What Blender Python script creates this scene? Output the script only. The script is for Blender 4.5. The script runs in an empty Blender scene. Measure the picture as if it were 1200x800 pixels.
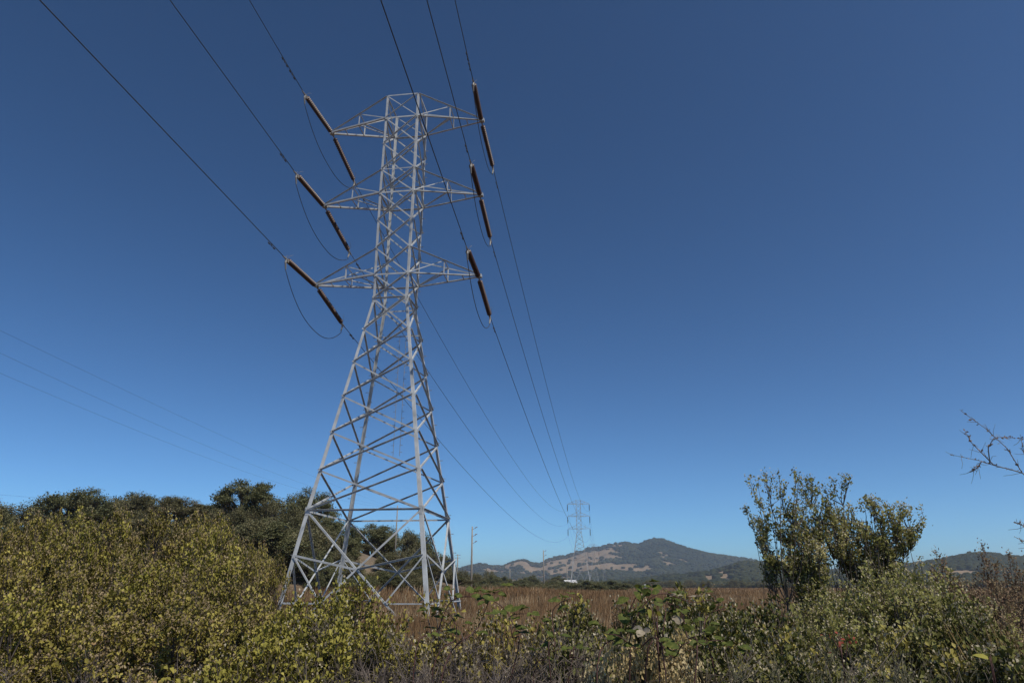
import bpy, math, random
import numpy as np
from mathutils import Vector, Matrix, noise

# ------------------------------------------------------------------ camera, sky, sun, exposure
SC = bpy.context.scene
COL = SC.collection
EYE = 2.55                       # metres above the marsh
FPX, PITCH = 802.73, 0.343066    # focal length in photo pixels (1200 wide), upward tilt
cam_d = bpy.data.cameras.new('camera')
cam = bpy.data.objects.new('camera', cam_d)
COL.objects.link(cam)
cam.location = (0, 0, EYE)
cam.rotation_euler = (math.pi / 2 + PITCH, 0, 0)
cam_d.sensor_fit = 'HORIZONTAL'
cam_d.sensor_width = 36
cam_d.lens = 36 * FPX / 1200
cam_d.clip_start = 0.05
cam_d.clip_end = 40000
SC.camera = cam

SUN_AZ, SUN_EL = math.radians(132), math.radians(55)   # azimuth clockwise from +Y (view direction)
world = bpy.data.worlds.new('World')
SC.world = world
world.use_nodes = True
nt = world.node_tree
sky = nt.nodes.new('ShaderNodeTexSky')
sky.sky_type = 'NISHITA'
sky.sun_disc = False
sky.sun_elevation = SUN_EL
sky.sun_rotation = SUN_AZ
sky.altitude = 900
sky.air_density = 0.7
sky.dust_density = 0.0
sky.ozone_density = 6.0
bg = nt.nodes['Background']
bg.inputs['Strength'].default_value = 0.082
gam = nt.nodes.new('ShaderNodeGamma')      # polarising filter: a little more contrast, the whole sky alike
gam.inputs['Gamma'].default_value = 1.35
flt = nt.nodes.new('ShaderNodeMix')        # the filter's slight cool cast, the whole sky alike
flt.data_type = 'RGBA'
flt.blend_type = 'MULTIPLY'
flt.inputs[0].default_value = 1.0
flt.inputs[7].default_value = (0.89, 1.04, 0.965, 1)
nt.links.new(sky.outputs[0], flt.inputs[6])
nt.links.new(flt.outputs[2], gam.inputs[0])
nt.links.new(gam.outputs[0], bg.inputs[0])
sun_d = bpy.data.lights.new('sun', 'SUN')
sun_d.energy = 5.0
sun_d.angle = math.radians(0.53)
sun_d.color = (1.0, 0.93, 0.82)
sun = bpy.data.objects.new('sun', sun_d)
COL.objects.link(sun)
SUNV = Vector((math.sin(SUN_AZ) * math.cos(SUN_EL), math.cos(SUN_AZ) * math.cos(SUN_EL), math.sin(SUN_EL)))
sun.rotation_euler = SUNV.to_track_quat('Z', 'Y').to_euler()
sun.location = (20, -20, 60)
SC.view_settings.view_transform = 'Standard'
SC.view_settings.look = 'None'
SC.view_settings.gamma = 1
SC.view_settings.use_curve_mapping = False
SC.view_settings.exposure = -0.2
SC.render.engine = 'CYCLES'
SC.cycles.max_bounces = 6
SC.cycles.diffuse_bounces = 3
SC.cycles.transmission_bounces = 4
SC.cycles.volume_bounces = 1
SC.cycles.use_denoising = True

RNG = np.random.default_rng(11)
random.seed(5)


# ------------------------------------------------------------------ helpers
def ray(px, py):
    """direction of a photo pixel (1200 x 800), y = forward"""
    x = (px - 600) / FPX
    u = (400 - py) / FPX
    c, s = math.cos(PITCH), math.sin(PITCH)
    return np.array([x, c - u * s, s + u * c])


def at(px, py, Y):
    r = ray(px, py)
    return r * (Y / r[1]) + np.array([0, 0, EYE])


def tag(o, label=None, cat=None, group=None, kind=None):
    if label: o['label'] = label
    if cat: o['category'] = cat
    if group: o['group'] = group
    if kind: o['kind'] = kind
    return o


def empty(name, loc=(0, 0, 0), rz=0.0):
    o = bpy.data.objects.new(name, None)
    COL.objects.link(o)
    o.location = loc
    o.rotation_euler = (0, 0, rz)
    o.empty_display_size = 0.2
    return o


def make_mesh(name, V, F, smooth=False):
    V = np.asarray(V, dtype=np.float32)
    me = bpy.data.meshes.new(name)
    if isinstance(F, np.ndarray):
        k = F.shape[1]
        me.vertices.add(len(V))
        me.vertices.foreach_set('co', V.ravel())
        me.loops.add(F.size)
        me.loops.foreach_set('vertex_index', F.astype(np.int32).ravel())
        me.polygons.add(len(F))
        me.polygons.foreach_set('loop_start', np.arange(0, F.size, k, dtype=np.int32))
        if smooth:
            me.polygons.foreach_set('use_smooth', np.ones(len(F), dtype=bool))
        me.update(calc_edges=True)
    else:
        me.from_pydata([tuple(map(float, v)) for v in V], [], F)
        if smooth:
            me.polygons.foreach_set('use_smooth', [True] * len(me.polygons))
    me.validate(clean_customdata=False)
    return me


def link(name, me, mat=None, parent=None, loc=None):
    if mat is not None and not me.materials:
        me.materials.append(mat)
    o = bpy.data.objects.new(name, me)
    COL.objects.link(o)
    if parent is not None:
        o.parent = parent
    if loc is not None:
        o.location = loc
    return o


def copy_tree(o, parent=None):
    c = o.copy()
    COL.objects.link(c)
    c.parent = parent
    for ch in o.children:
        copy_tree(ch, c)
    return c


class MB:
    """collects simple solids, builds one mesh"""
    def __init__(self):
        self.v, self.f = [], []

    def add(self, V, F):
        n = len(self.v)
        self.v += [tuple(map(float, p)) for p in V]
        self.f += [tuple(i + n for i in f) for f in F]
        return self

    def box(self, c, s, rot=None):
        c = np.array(c, float)
        s = np.array(s, float) / 2
        V = np.array([[x, y, z] for x in (-1, 1) for y in (-1, 1) for z in (-1, 1)]) * s
        if rot is not None:
            V = V @ np.array(rot).T
        return self.add(V + c, [(0, 1, 3, 2), (4, 6, 7, 5), (0, 4, 5, 1), (2, 3, 7, 6), (0, 2, 6, 4), (1, 5, 7, 3)])

    def tube(self, pts, rad, sides=8, cap=True):
        P = np.array(pts, float)
        R = np.broadcast_to(np.array(rad, float), (len(P),))
        V, F = tube_arrays(P[None], R[None], sides)
        F = [tuple(f) for f in F]
        if cap:
            F.append(tuple(range(sides))[::-1])
            F.append(tuple(range((len(P) - 1) * sides, len(P) * sides)))
        return self.add(V, F)

    def lbar(self, P, Q, size, thick, nrm, flange=-1, edge=1):
        """steel angle from P to Q; one leg lies in the plane of normal nrm,
        the other stands off along nrm*flange at the given edge"""
        P, Q, n = (np.array(a, float) for a in (P, Q, nrm))
        d = Q - P
        d /= np.linalg.norm(d)
        n = n - d * (n @ d)
        n /= np.linalg.norm(n)
        s = np.cross(d, n)
        if abs(s[2]) > 1e-6 and s[2] < 0: s = -s
        s = s * edge
        w, t = size, thick
        prof = [(w / 2, 0), (w / 2, w), (w / 2 - t, w), (w / 2 - t, t), (-w / 2, t), (-w / 2, 0)]
        V = []
        for C in (P, Q):
            for a, b in prof:
                V.append(C + s * a + n * (b * flange))
        F = [(i, (i + 1) % 6, 6 + (i + 1) % 6, 6 + i) for i in range(6)] + [(5, 4, 3, 0), (3, 2, 1, 0), (6, 9, 10, 11), (6, 7, 8, 9)]
        return self.add(V, F)

    def mesh(self, name, smooth=False):
        return make_mesh(name, self.v, self.f, smooth)

    def build(self, name, mat, parent=None, smooth=False, loc=None):
        return link(name, self.mesh(name, smooth), mat, parent, loc)


def unit(a):
    return a / np.maximum(np.linalg.norm(a, axis=-1, keepdims=True), 1e-9)


def tube_arrays(P, R, sides):
    """P (M,K,3) polylines, R (M,K) radii -> verts, quads"""
    M, K, _ = P.shape
    T = np.empty_like(P)
    T[:, 1:-1] = P[:, 2:] - P[:, :-2]
    T[:, 0] = P[:, 1] - P[:, 0]
    T[:, -1] = P[:, -1] - P[:, -2]
    T = unit(T)
    ref = np.where(np.abs(T[:, :1, 2:3]) > 0.9, np.array([1.0, 0, 0]), np.array([0, 0, 1.0]))
    A = unit(np.cross(T, np.broadcast_to(ref, T.shape)))
    B = np.cross(T, A)
    ang = np.arange(sides) / sides * 2 * np.pi
    V = P[:, :, None] + R[:, :, None, None] * (np.cos(ang)[None, None, :, None] * A[:, :, None] + np.sin(ang)[None, None, :, None] * B[:, :, None])
    V = V.reshape(-1, 3)
    m, k, s = np.meshgrid(np.arange(M), np.arange(K - 1), np.arange(sides), indexing='ij')
    a = (m * K + k) * sides + s
    b = (m * K + k) * sides + (s + 1) % sides
    F = np.stack([a, b, b + sides, a + sides], -1).reshape(-1, 4)
    return V, F


def leaf_arrays(pos, d, n, L, W, fold=0.25, droop=0.0):
    """folded diamond leaves: 4 verts, 2 tris each"""
    d = unit(d)
    s = unit(np.cross(d, n))
    n = np.cross(s, d)
    L = L[:, None]
    W = W[:, None]
    base = pos
    mid = pos + d * L * 0.58 + n * W * fold
    l = mid + s * W * 0.5
    r = mid - s * W * 0.5
    tip = pos + d * L - n * L * droop
    V = np.stack([base, l, tip, r], 1).reshape(-1, 3)
    i = np.arange(len(pos)) * 4
    F = np.concatenate([np.stack([i, i + 1, i + 2], 1), np.stack([i, i + 2, i + 3], 1)])
    return V, F


def rand_dirs(n, rng=RNG):
    return unit(rng.normal(size=(n, 3)))


# ------------------------------------------------------------------ materials
def new_mat(name):
    m = bpy.data.materials.new(name)
    m.use_nodes = True
    t = m.node_tree
    return m, t, t.nodes['Principled BSDF']


def ramp(t, cols, fac):
    r = t.nodes.new('ShaderNodeValToRGB')
    el = r.color_ramp.elements
    while len(el) < len(cols):
        el.new(0.5)
    for i, (p, c) in enumerate(cols):
        el[i].position = p
        el[i].color = (*c, 1)
    t.links.new(fac, r.inputs[0])
    return r.outputs[0]


def leaf_mat(name, cols, trans=0.2, rough=0.6, spec=0.1, patch=3.0):
    m, t, p = new_mat(name)
    g = t.nodes.new('ShaderNodeNewGeometry')
    # leaf-to-leaf, patch-to-patch and plant-to-plant differences of colour
    tc = t.nodes.new('ShaderNodeTexCoord')
    nz = t.nodes.new('ShaderNodeTexNoise')
    nz.inputs['Scale'].default_value = patch
    nz.inputs['Detail'].default_value = 2
    t.links.new(tc.outputs['Object'], nz.inputs['Vector'])
    oi = t.nodes.new('ShaderNodeObjectInfo')
    m1 = t.nodes.new('ShaderNodeMath')
    m1.operation = 'MULTIPLY_ADD'
    m1.inputs[1].default_value = 0.4
    t.links.new(g.outputs['Random Per Island'], m1.inputs[0])
    m2 = t.nodes.new('ShaderNodeMath')
    m2.operation = 'MULTIPLY_ADD'
    m2.inputs[1].default_value = 1.9
    m2.inputs[2].default_value = -0.75
    t.links.new(nz.outputs['Fac'], m2.inputs[0])
    m3 = t.nodes.new('ShaderNodeMath')
    m3.operation = 'MULTIPLY_ADD'
    m3.inputs[1].default_value = 0.22
    t.links.new(oi.outputs['Random'], m3.inputs[0])
    t.links.new(m2.outputs[0], m3.inputs[2])
    t.links.new(m3.outputs[0], m1.inputs[2])
    c = ramp(t, cols, m1.outputs[0])
    t.links.new(c, p.inputs['Base Color'])
    p.inputs['Roughness'].default_value = rough
    p.inputs['Specular IOR Level'].default_value = spec
    if trans > 0:
        tr = t.nodes.new('ShaderNodeBsdfTranslucent')
        mx = t.nodes.new('ShaderNodeMixShader')
        mx.inputs[0].default_value = trans
        t.links.new(c, tr.inputs[0])
        t.links.new(p.outputs[0], mx.inputs[1])
        t.links.new(tr.outputs[0], mx.inputs[2])
        t.links.new(mx.outputs[0], t.nodes['Material Output'].inputs[0])
    return m


def noise_mat(name, cols, scale=5, rough=0.7, detail=6, metal=0.0, bump=0.0, spec=0.3, stretch=None, coord='Object'):
    m, t, p = new_mat(name)
    tc = t.nodes.new('ShaderNodeTexCoord')
    n = t.nodes.new('ShaderNodeTexNoise')
    n.inputs['Scale'].default_value = scale
    n.inputs['Detail'].default_value = detail
    src = tc.outputs[coord]
    if stretch:
        mp = t.nodes.new('ShaderNodeMapping')
        mp.inputs['Scale'].default_value = stretch
        t.links.new(src, mp.inputs[0])
        src = mp.outputs[0]
    t.links.new(src, n.inputs['Vector'])
    t.links.new(ramp(t, cols, n.outputs['Fac']), p.inputs['Base Color'])
    p.inputs['Roughness'].default_value = rough
    p.inputs['Metallic'].default_value = metal
    p.inputs['Specular IOR Level'].default_value = spec
    if bump:
        b = t.nodes.new('ShaderNodeBump')
        b.inputs['Strength'].default_value = bump
        t.links.new(n.outputs['Fac'], b.inputs['Height'])
        t.links.new(b.outputs[0], p.inputs['Normal'])
    return m


M = {}
M['steel'] = noise_mat('galvanised_steel', [(0.25, (0.27, 0.285, 0.29)), (0.5, (0.4, 0.415, 0.42)), (0.75, (0.5, 0.52, 0.525))], 2.2, 0.6, spec=0.3)
M['bolt'] = noise_mat('dull_steel', [(0.3, (0.2, 0.2, 0.2)), (0.7, (0.3, 0.3, 0.3))], 8, 0.6)
M['fitting'] = noise_mat('pale_fitting', [(0.3, (0.16, 0.15, 0.135)), (0.7, (0.28, 0.265, 0.24))], 12, 0.5)
M['porcelain'] = noise_mat('brown_porcelain', [(0.3, (0.034, 0.013, 0.006)), (0.7, (0.058, 0.022, 0.01))], 4, 0.38, spec=0.35)
M['wire'] = noise_mat('weathered_conductor', [(0.3, (0.03, 0.03, 0.033)), (0.7, (0.055, 0.055, 0.06))], 4, 0.6)
M['concrete'] = noise_mat('concrete', [(0.3, (0.25, 0.24, 0.22)), (0.7, (0.38, 0.37, 0.34))], 6, 0.9, bump=0.2)
M['pole_wood'] = noise_mat('weathered_pole_wood', [(0.3, (0.2, 0.18, 0.15)), (0.7, (0.33, 0.3, 0.26))], 6, 0.85, stretch=(8, 8, 0.6))
M['bark'] = noise_mat('grey_brown_bark', [(0.3, (0.055, 0.042, 0.033)), (0.7, (0.14, 0.115, 0.095))], 14, 0.9, stretch=(4, 4, 1))
M['pale_bark'] = noise_mat('pale_twig_bark', [(0.3, (0.13, 0.105, 0.085)), (0.7, (0.27, 0.235, 0.2))], 14, 0.9, stretch=(4, 4, 1))
M['dead_twig'] = leaf_mat('dead_twig', [(0.0, (0.06, 0.048, 0.042)), (0.5, (0.14, 0.115, 0.1)), (1.0, (0.26, 0.215, 0.18))], 0, 0.9, 0.1)
M['wiry_twig'] = leaf_mat('wiry_twig', [(0.0, (0.06, 0.065, 0.035)), (0.5, (0.12, 0.12, 0.075)), (1.0, (0.2, 0.18, 0.12))], 0, 0.9, 0.1)
M['yellow_leaf'] = leaf_mat('yellow_green_leaf', [(0.0, (0.07, 0.064, 0.014)), (0.35, (0.16, 0.138, 0.032)), (0.7, (0.27, 0.228, 0.054)), (0.93, (0.38, 0.325, 0.09)), (1.0, (0.27, 0.18, 0.09))], 0.12)
M['bright_leaf'] = leaf_mat('bright_yellow_leaf', [(0.0, (0.09, 0.088, 0.018)), (0.4, (0.2, 0.182, 0.038)), (0.8, (0.32, 0.282, 0.06)), (1.0, (0.43, 0.38, 0.1))], 0.14)
M['green_leaf'] = leaf_mat('dark_green_leaf', [(0.0, (0.046, 0.058, 0.016)), (0.4, (0.1, 0.106, 0.03)), (0.8, (0.175, 0.168, 0.048)), (1.0, (0.25, 0.22, 0.075))], 0.12)
M['shrub_leaf'] = leaf_mat('olive_shrub_leaf', [(0.0, (0.11, 0.12, 0.034)), (0.4, (0.235, 0.235, 0.075)), (0.8, (0.36, 0.34, 0.125)), (1.0, (0.48, 0.43, 0.21))], 0.3)
M['brown_leaf'] = leaf_mat('dry_brown_leaf', [(0.0, (0.1, 0.062, 0.04)), (0.5, (0.21, 0.14, 0.092)), (0.9, (0.33, 0.24, 0.16)), (1.0, (0.16, 0.17, 0.05))], 0.2)
M['oak_leaf'] = leaf_mat('oak_leaf', [(0.0, (0.065, 0.072, 0.03)), (0.4, (0.12, 0.125, 0.056)), (0.8, (0.18, 0.178, 0.085)), (1.0, (0.23, 0.215, 0.12))], 0.25, 0.6, 0.2, 0.5)
M['oak_leaf_brown'] = leaf_mat('dusty_oak_leaf', [(0.0, (0.072, 0.072, 0.036)), (0.4, (0.135, 0.128, 0.062)), (0.8, (0.2, 0.182, 0.095)), (1.0, (0.25, 0.215, 0.13))], 0.25, 0.6, 0.2, 0.5)
M['cream_flower'] = leaf_mat('cream_flower_head', [(0.0, (0.27, 0.23, 0.14)), (0.5, (0.42, 0.36, 0.24)), (1.0, (0.58, 0.52, 0.38))], 0.2, 0.8, 0.1)
M['buff_flower'] = leaf_mat('buff_flower_head', [(0.0, (0.2, 0.15, 0.085)), (0.5, (0.31, 0.235, 0.135)), (1.0, (0.43, 0.34, 0.2))], 0.2, 0.8, 0.1)
M['gold_flower'] = leaf_mat('gold_flower_head', [(0.0, (0.3, 0.22, 0.09)), (0.5, (0.48, 0.37, 0.18)), (1.0, (0.64, 0.54, 0.32))], 0.2, 0.8, 0.1)
M['bramble_leaf'] = leaf_mat('bramble_leaf', [(0.0, (0.05, 0.07, 0.016)), (0.6, (0.105, 0.13, 0.03)), (1.0, (0.19, 0.19, 0.05))], 0.3, 0.6, 0.15)
M['bramble_pale'] = leaf_mat('pale_bramble_leaf', [(0.0, (0.26, 0.22, 0.15)), (1.0, (0.42, 0.36, 0.27))], 0.25, 0.6, 0.2)
M['yellow_single'] = leaf_mat('yellow_bramble_leaf', [(0.0, (0.3, 0.29, 0.05)), (1.0, (0.38, 0.34, 0.07))], 0.25, 0.5, 0.3)
M['red_leaf'] = leaf_mat('red_leaf', [(0.0, (0.2, 0.04, 0.03)), (0.5, (0.36, 0.085, 0.06)), (1.0, (0.45, 0.14, 0.08))], 0.3)
M['cane'] = noise_mat('dark_red_cane', [(0.3, (0.045, 0.02, 0.018)), (0.7, (0.1, 0.045, 0.038))], 20, 0.7)
M['reed'] = leaf_mat('rusty_reed', [(0.0, (0.1, 0.056, 0.026)), (0.4, (0.18, 0.104, 0.05)), (0.8, (0.28, 0.175, 0.09)), (1.0, (0.46, 0.35, 0.21))], 0.15, 0.7, 0.15, 0.25)
M['dry_grass'] = leaf_mat('dry_grass', [(0.0, (0.26, 0.17, 0.07)), (1.0, (0.42, 0.3, 0.15))], 0.2, 0.7, 0.1)
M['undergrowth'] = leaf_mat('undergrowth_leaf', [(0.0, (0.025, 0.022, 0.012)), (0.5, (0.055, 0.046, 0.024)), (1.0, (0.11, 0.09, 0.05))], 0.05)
M['white_wall'] = noise_mat('white_wall_paint', [(0.3, (0.66, 0.65, 0.62)), (0.7, (0.78, 0.77, 0.74))], 0.6, 0.8)
M['roof_pale'] = noise_mat('pale_metal_roof', [(0.3, (0.5, 0.5, 0.5)), (0.7, (0.62, 0.62, 0.62))], 0.6, 0.5)
M['roof_dark'] = noise_mat('brown_roof', [(0.3, (0.13, 0.1, 0.085)), (0.7, (0.2, 0.16, 0.13))], 0.6, 0.8)
M['window'] = noise_mat('dark_window_glass', [(0.3, (0.02, 0.025, 0.03)), (0.7, (0.05, 0.06, 0.07))], 1, 0.15, spec=0.6)


# ------------------------------------------------------------------ ground
def smooth(a, b, x):
    t = np.clip((x - a) / (b - a), 0, 1)
    return t * t * (3 - 2 * t)


def ground_h(x, y):
    x = np.asarray(x, float)
    y = np.asarray(y, float)
    bank = 0.95 * (1 - smooth(7.5, 12.5, y + 0.06 * x))
    knoll = 11.0 * np.exp(-((x + 40) / 27) ** 2 - ((y - 106) / 31) ** 2)
    knoll2 = 7.0 * np.exp(-((x + 95) / 35) ** 2 - ((y - 100) / 35) ** 2)
    bumps = 0.12 * np.sin(x * 0.31 + 1.3) * np.sin(y * 0.27) * smooth(14, 60, y) * 0.4
    return bank + knoll + knoll2 + bumps


def build_ground():
    rad = np.concatenate([[0.0], np.geomspace(0.6, 16000, 150)])
    az = np.linspace(0, 2 * np.pi, 241)[:-1]
    R, A = np.meshgrid(rad, az, indexing='ij')
    X, Y = R * np.sin(A), R * np.cos(A)
    V = np.stack([X, Y, ground_h(X, Y)], -1).reshape(-1, 3)
    n = len(az)
    i, j = np.meshgrid(np.arange(len(rad) - 1), np.arange(n), indexing='ij')
    a = i * n + j
    b = i * n + (j + 1) % n
    F = np.stack([a, a + n, b + n, b], -1).reshape(-1, 4)
    m, t, p = new_mat('ground')
    tc = t.nodes.new('ShaderNodeTexCoord')
    n1 = t.nodes.new('ShaderNodeTexNoise')
    n1.inputs['Scale'].default_value = 0.12
    n1.inputs['Detail'].default_value = 8
    n2 = t.nodes.new('ShaderNodeTexNoise')
    n2.inputs['Scale'].default_value = 3.0
    n2.inputs['Detail'].default_value = 6
    t.links.new(tc.outputs['Object'], n1.inputs['Vector'])
    t.links.new(tc.outputs['Object'], n2.inputs['Vector'])
    c1 = ramp(t, [(0.35, (0.1, 0.055, 0.03)), (0.6, (0.16, 0.095, 0.055))], n1.outputs['Fac'])
    sep = t.nodes.new('ShaderNodeSeparateXYZ')
    t.links.new(tc.outputs['Object'], sep.inputs[0])
    mr = t.nodes.new('ShaderNodeMapRange')
    mr.inputs['From Min'].default_value = 1.6
    mr.inputs['From Max'].default_value = 3.2
    t.links.new(sep.outputs['Z'], mr.inputs[0])
    c2 = ramp(t, [(0.35, (0.08, 0.062, 0.035)), (0.65, (0.21, 0.155, 0.1))], n2.outputs['Fac'])
    mix = t.nodes.new('ShaderNodeMix')
    mix.data_type = 'RGBA'
    t.links.new(mr.outputs[0], mix.inputs[0])
    t.links.new(c1, mix.inputs[6])
    t.links.new(c2, mix.inputs[7])
    t.links.new(mix.outputs[2], p.inputs['Base Color'])
    p.inputs['Roughness'].default_value = 0.95
    o = link('ground', make_mesh('ground', V, F, True), m)
    tag(o, 'brown marsh ground with a grassy bank and knoll', 'ground', kind='structure')


build_ground()


# ------------------------------------------------------------------ far hills
def fbm(P, octv=5):
    return np.array([noise.fractal(Vector(p), 1.0, 2.0, octv) for p in P])


WOOD_BLOBS = []
TAN_HILL = None


def hill_material():
    m, t, p = new_mat('oak_savanna_hillside')
    at_ = t.nodes.new('ShaderNodeAttribute')
    at_.attribute_name = 'wood'
    tc = t.nodes.new('ShaderNodeTexCoord')
    n = t.nodes.new('ShaderNodeTexNoise')
    n.inputs['Scale'].default_value = 0.012
    n.inputs['Detail'].default_value = 8
    t.links.new(tc.outputs['Object'], n.inputs['Vector'])
    n2 = t.nodes.new('ShaderNodeTexNoise')
    n2.inputs['Scale'].default_value = 0.05
    n2.inputs['Detail'].default_value = 5
    t.links.new(tc.outputs['Object'], n2.inputs['Vector'])
    add = t.nodes.new('ShaderNodeMath')
    add.operation = 'MULTIPLY_ADD'
    add.inputs[1].default_value = 0.5
    t.links.new(n2.outputs['Fac'], add.inputs[0])
    t.links.new(at_.outputs['Fac'], add.inputs[2])
    mr = t.nodes.new('ShaderNodeMapRange')
    mr.inputs['From Min'].default_value = 0.70
    mr.inputs['From Max'].default_value = 0.78
    t.links.new(add.outputs[0], mr.inputs[0])
    tan = ramp(t, [(0.3, (0.19, 0.14, 0.09)), (0.7, (0.3, 0.225, 0.15))], n.outputs['Fac'])
    grn = ramp(t, [(0.3, (0.026, 0.034, 0.016)), (0.7, (0.05, 0.056, 0.028))], n2.outputs['Fac'])
    mix = t.nodes.new('ShaderNodeMix')
    mix.data_type = 'RGBA'
    t.links.new(mr.outputs[0], mix.inputs[0])
    t.links.new(tan, mix.inputs[6])
    t.links.new(grn, mix.inputs[7])
    t.links.new(mix.outputs[2], p.inputs['Base Color'])
    p.inputs['Roughness'].default_value = 1
    p.inputs['Specular IOR Level'].default_value = 0.0
    return m


M['hill'] = hill_material()


def build_hill(name, prof, Yr, Yf, bias, seed, blob_size, label, nx=300, nv=80, back=1.35, spur=0.12, nscale=1.0, dens=1.0, lower=1.2):
    px = np.linspace(prof[0][0], prof[-1][0], nx)
    py = np.interp(px, [a for a, b in prof], [b for a, b in prof])
    zr = np.array([at(a, b + lower, Yr)[2] for a, b in zip(px, py)])
    zr = np.maximum(zr, -5)
    xr = np.array([at(a, 660, Yr)[0] for a in px])
    vs = np.concatenate([np.linspace(0, 1, nv), np.linspace(1, back, 14)[1:]])
    X = np.empty((nx, len(vs)))
    Y = np.empty_like(X)
    Z = np.empty_like(X)
    for k, v in enumerate(vs):
        yy = Yf + (Yr - Yf) * v
        X[:, k] = xr * (0.35 + 0.65 * yy / Yr) if False else xr * (yy / Yr)
        Y[:, k] = yy
        s = v ** 1.25 if v <= 1 else max(0.0, 1 - ((v - 1) / (back - 1)) ** 1.3)
        Z[:, k] = zr * s
    P = np.stack([X, Y, np.zeros_like(X)], -1).reshape(-1, 3) / (700 * nscale) + np.array([seed * 3.1, seed * 1.7, 0.3])
    nz = fbm(P, 4).reshape(X.shape)
    env = np.where(vs <= 1, np.sin(np.pi * np.clip(vs, 0, 1)) ** 0.8, 0)
    Z += nz * env[None] * zr.max() * spur * 2.2
    Z[:, 0] = -6
    P2 = np.stack([X, Y, Z], -1).reshape(-1, 3) / (330 * nscale) + np.array([seed * 5.3, 2.2, seed])
    wd = fbm(P2, 6).reshape(X.shape) * 0.7 + fbm(P2 * 3.3 + 7.7, 4).reshape(X.shape) * 0.75
    PX = np.repeat(px[:, None], len(vs), 1)
    W = np.clip(0.5 + wd * 0.55 + bias(PX, np.repeat(vs[None], nx, 0)), 0, 1)
    i, j = np.meshgrid(np.arange(nx - 1), np.arange(len(vs) - 1), indexing='ij')
    a = i * len(vs) + j
    F = np.stack([a, a + len(vs), a + len(vs) + 1, a + 1], -1).reshape(-1, 4)
    V = np.stack([X, Y, Z], -1).reshape(-1, 3)
    me = make_mesh(name, V, F, True)
    at_ = me.attributes.new('wood', 'FLOAT', 'POINT')
    at_.data.foreach_set('value', W.ravel().astype(np.float32))
    o = link(name, me, M['hill'])
    tag(o, label, 'hill', kind='structure')
    # woodland clumps standing on the wooded parts
    n = int(26000 * dens)
    fi = RNG.uniform(0, nx - 1.001, n)
    fj = RNG.uniform(1, nv + 3, n)
    ii, jj = fi.astype(int), fj.astype(int)
    u, v = fi - ii, fj - jj

    def bil(Q):
        return (Q[ii, jj] * (1 - u) * (1 - v) + Q[ii + 1, jj] * u * (1 - v) + Q[ii, jj + 1] * (1 - u) * v + Q[ii + 1, jj + 1] * u * v)
    w = bil(W)
    keep = RNG.uniform(size=n) < smooth(0.42, 0.56, w) * 0.9 + 0.02
    C = np.stack([bil(X), bil(Y), bil(Z)], -1)[keep]
    WOOD_BLOBS.append((C, blob_size))


def bias_main(px, v):
    b = 0.17 * smooth(715, 770, px) + 0.075
    b = b - 0.30 * np.exp(-((px - 685) / 45) ** 2 - ((v - 0.72) / 0.2) ** 2)
    b = b - 0.30 * np.exp(-((px - 772) / 14) ** 2 - ((v - 0.78) / 0.08) ** 2)
    b = b + 0.28 * np.exp(-((px - 775) / 26) ** 2 - ((v - 1.0) / 0.11) ** 2)
    b = b + 0.25 * np.exp(-((px - 700) / 90) ** 2 - ((v - 1.02) / 0.04) ** 2)
    b = b - 0.10 * np.exp(-((px - 620) / 40) ** 2)
    return b


build_hill('hill', [(500, 676), (535, 667), (555, 663), (563, 660), (575, 663), (590, 663), (603, 658), (614, 655), (624, 659), (634, 658), (645, 653),
                    (665, 650), (680, 645), (692, 641), (703, 641), (712, 637.5), (724, 636), (735, 635), (750, 637.5), (760, 633), (766, 631), (773, 630), (780, 631.5),
                    (790, 636), (810, 643), (825, 647), (840, 650), (862, 652), (880, 655), (905, 660), (940, 665), (1000, 670), (1060, 674), (1120, 680)],
           4300, 2300, bias_main, 1, 11.5, 'far hill of tan grass and dark oak woods with a rounded summit')
build_hill('hill', [(660, 687), (700, 684), (740, 679), (775, 674), (800, 671.5), (830, 669), (850, 663), (870, 657), (885, 657), (915, 662), (960, 668), (1010, 668), (1060, 661),
                    (1095, 656), (1125, 650), (1140, 647), (1158, 646.5), (1185, 650), (1230, 652), (1330, 660)],
           1900, 1150, lambda px, v: 0.18 * smooth(840, 880, px) * smooth(0.35, 0.6, v) - 0.16 * np.exp(-((v - 0.3) / 0.2) ** 2) + 0.12 * smooth(1060, 1110, px) + 0.05, 2, 9.0,
           'lower dark wooded hill with bare tan grass at its foot', nx=260, nv=50, spur=0.07, nscale=0.55, dens=0.55, lower=3.5)


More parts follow.
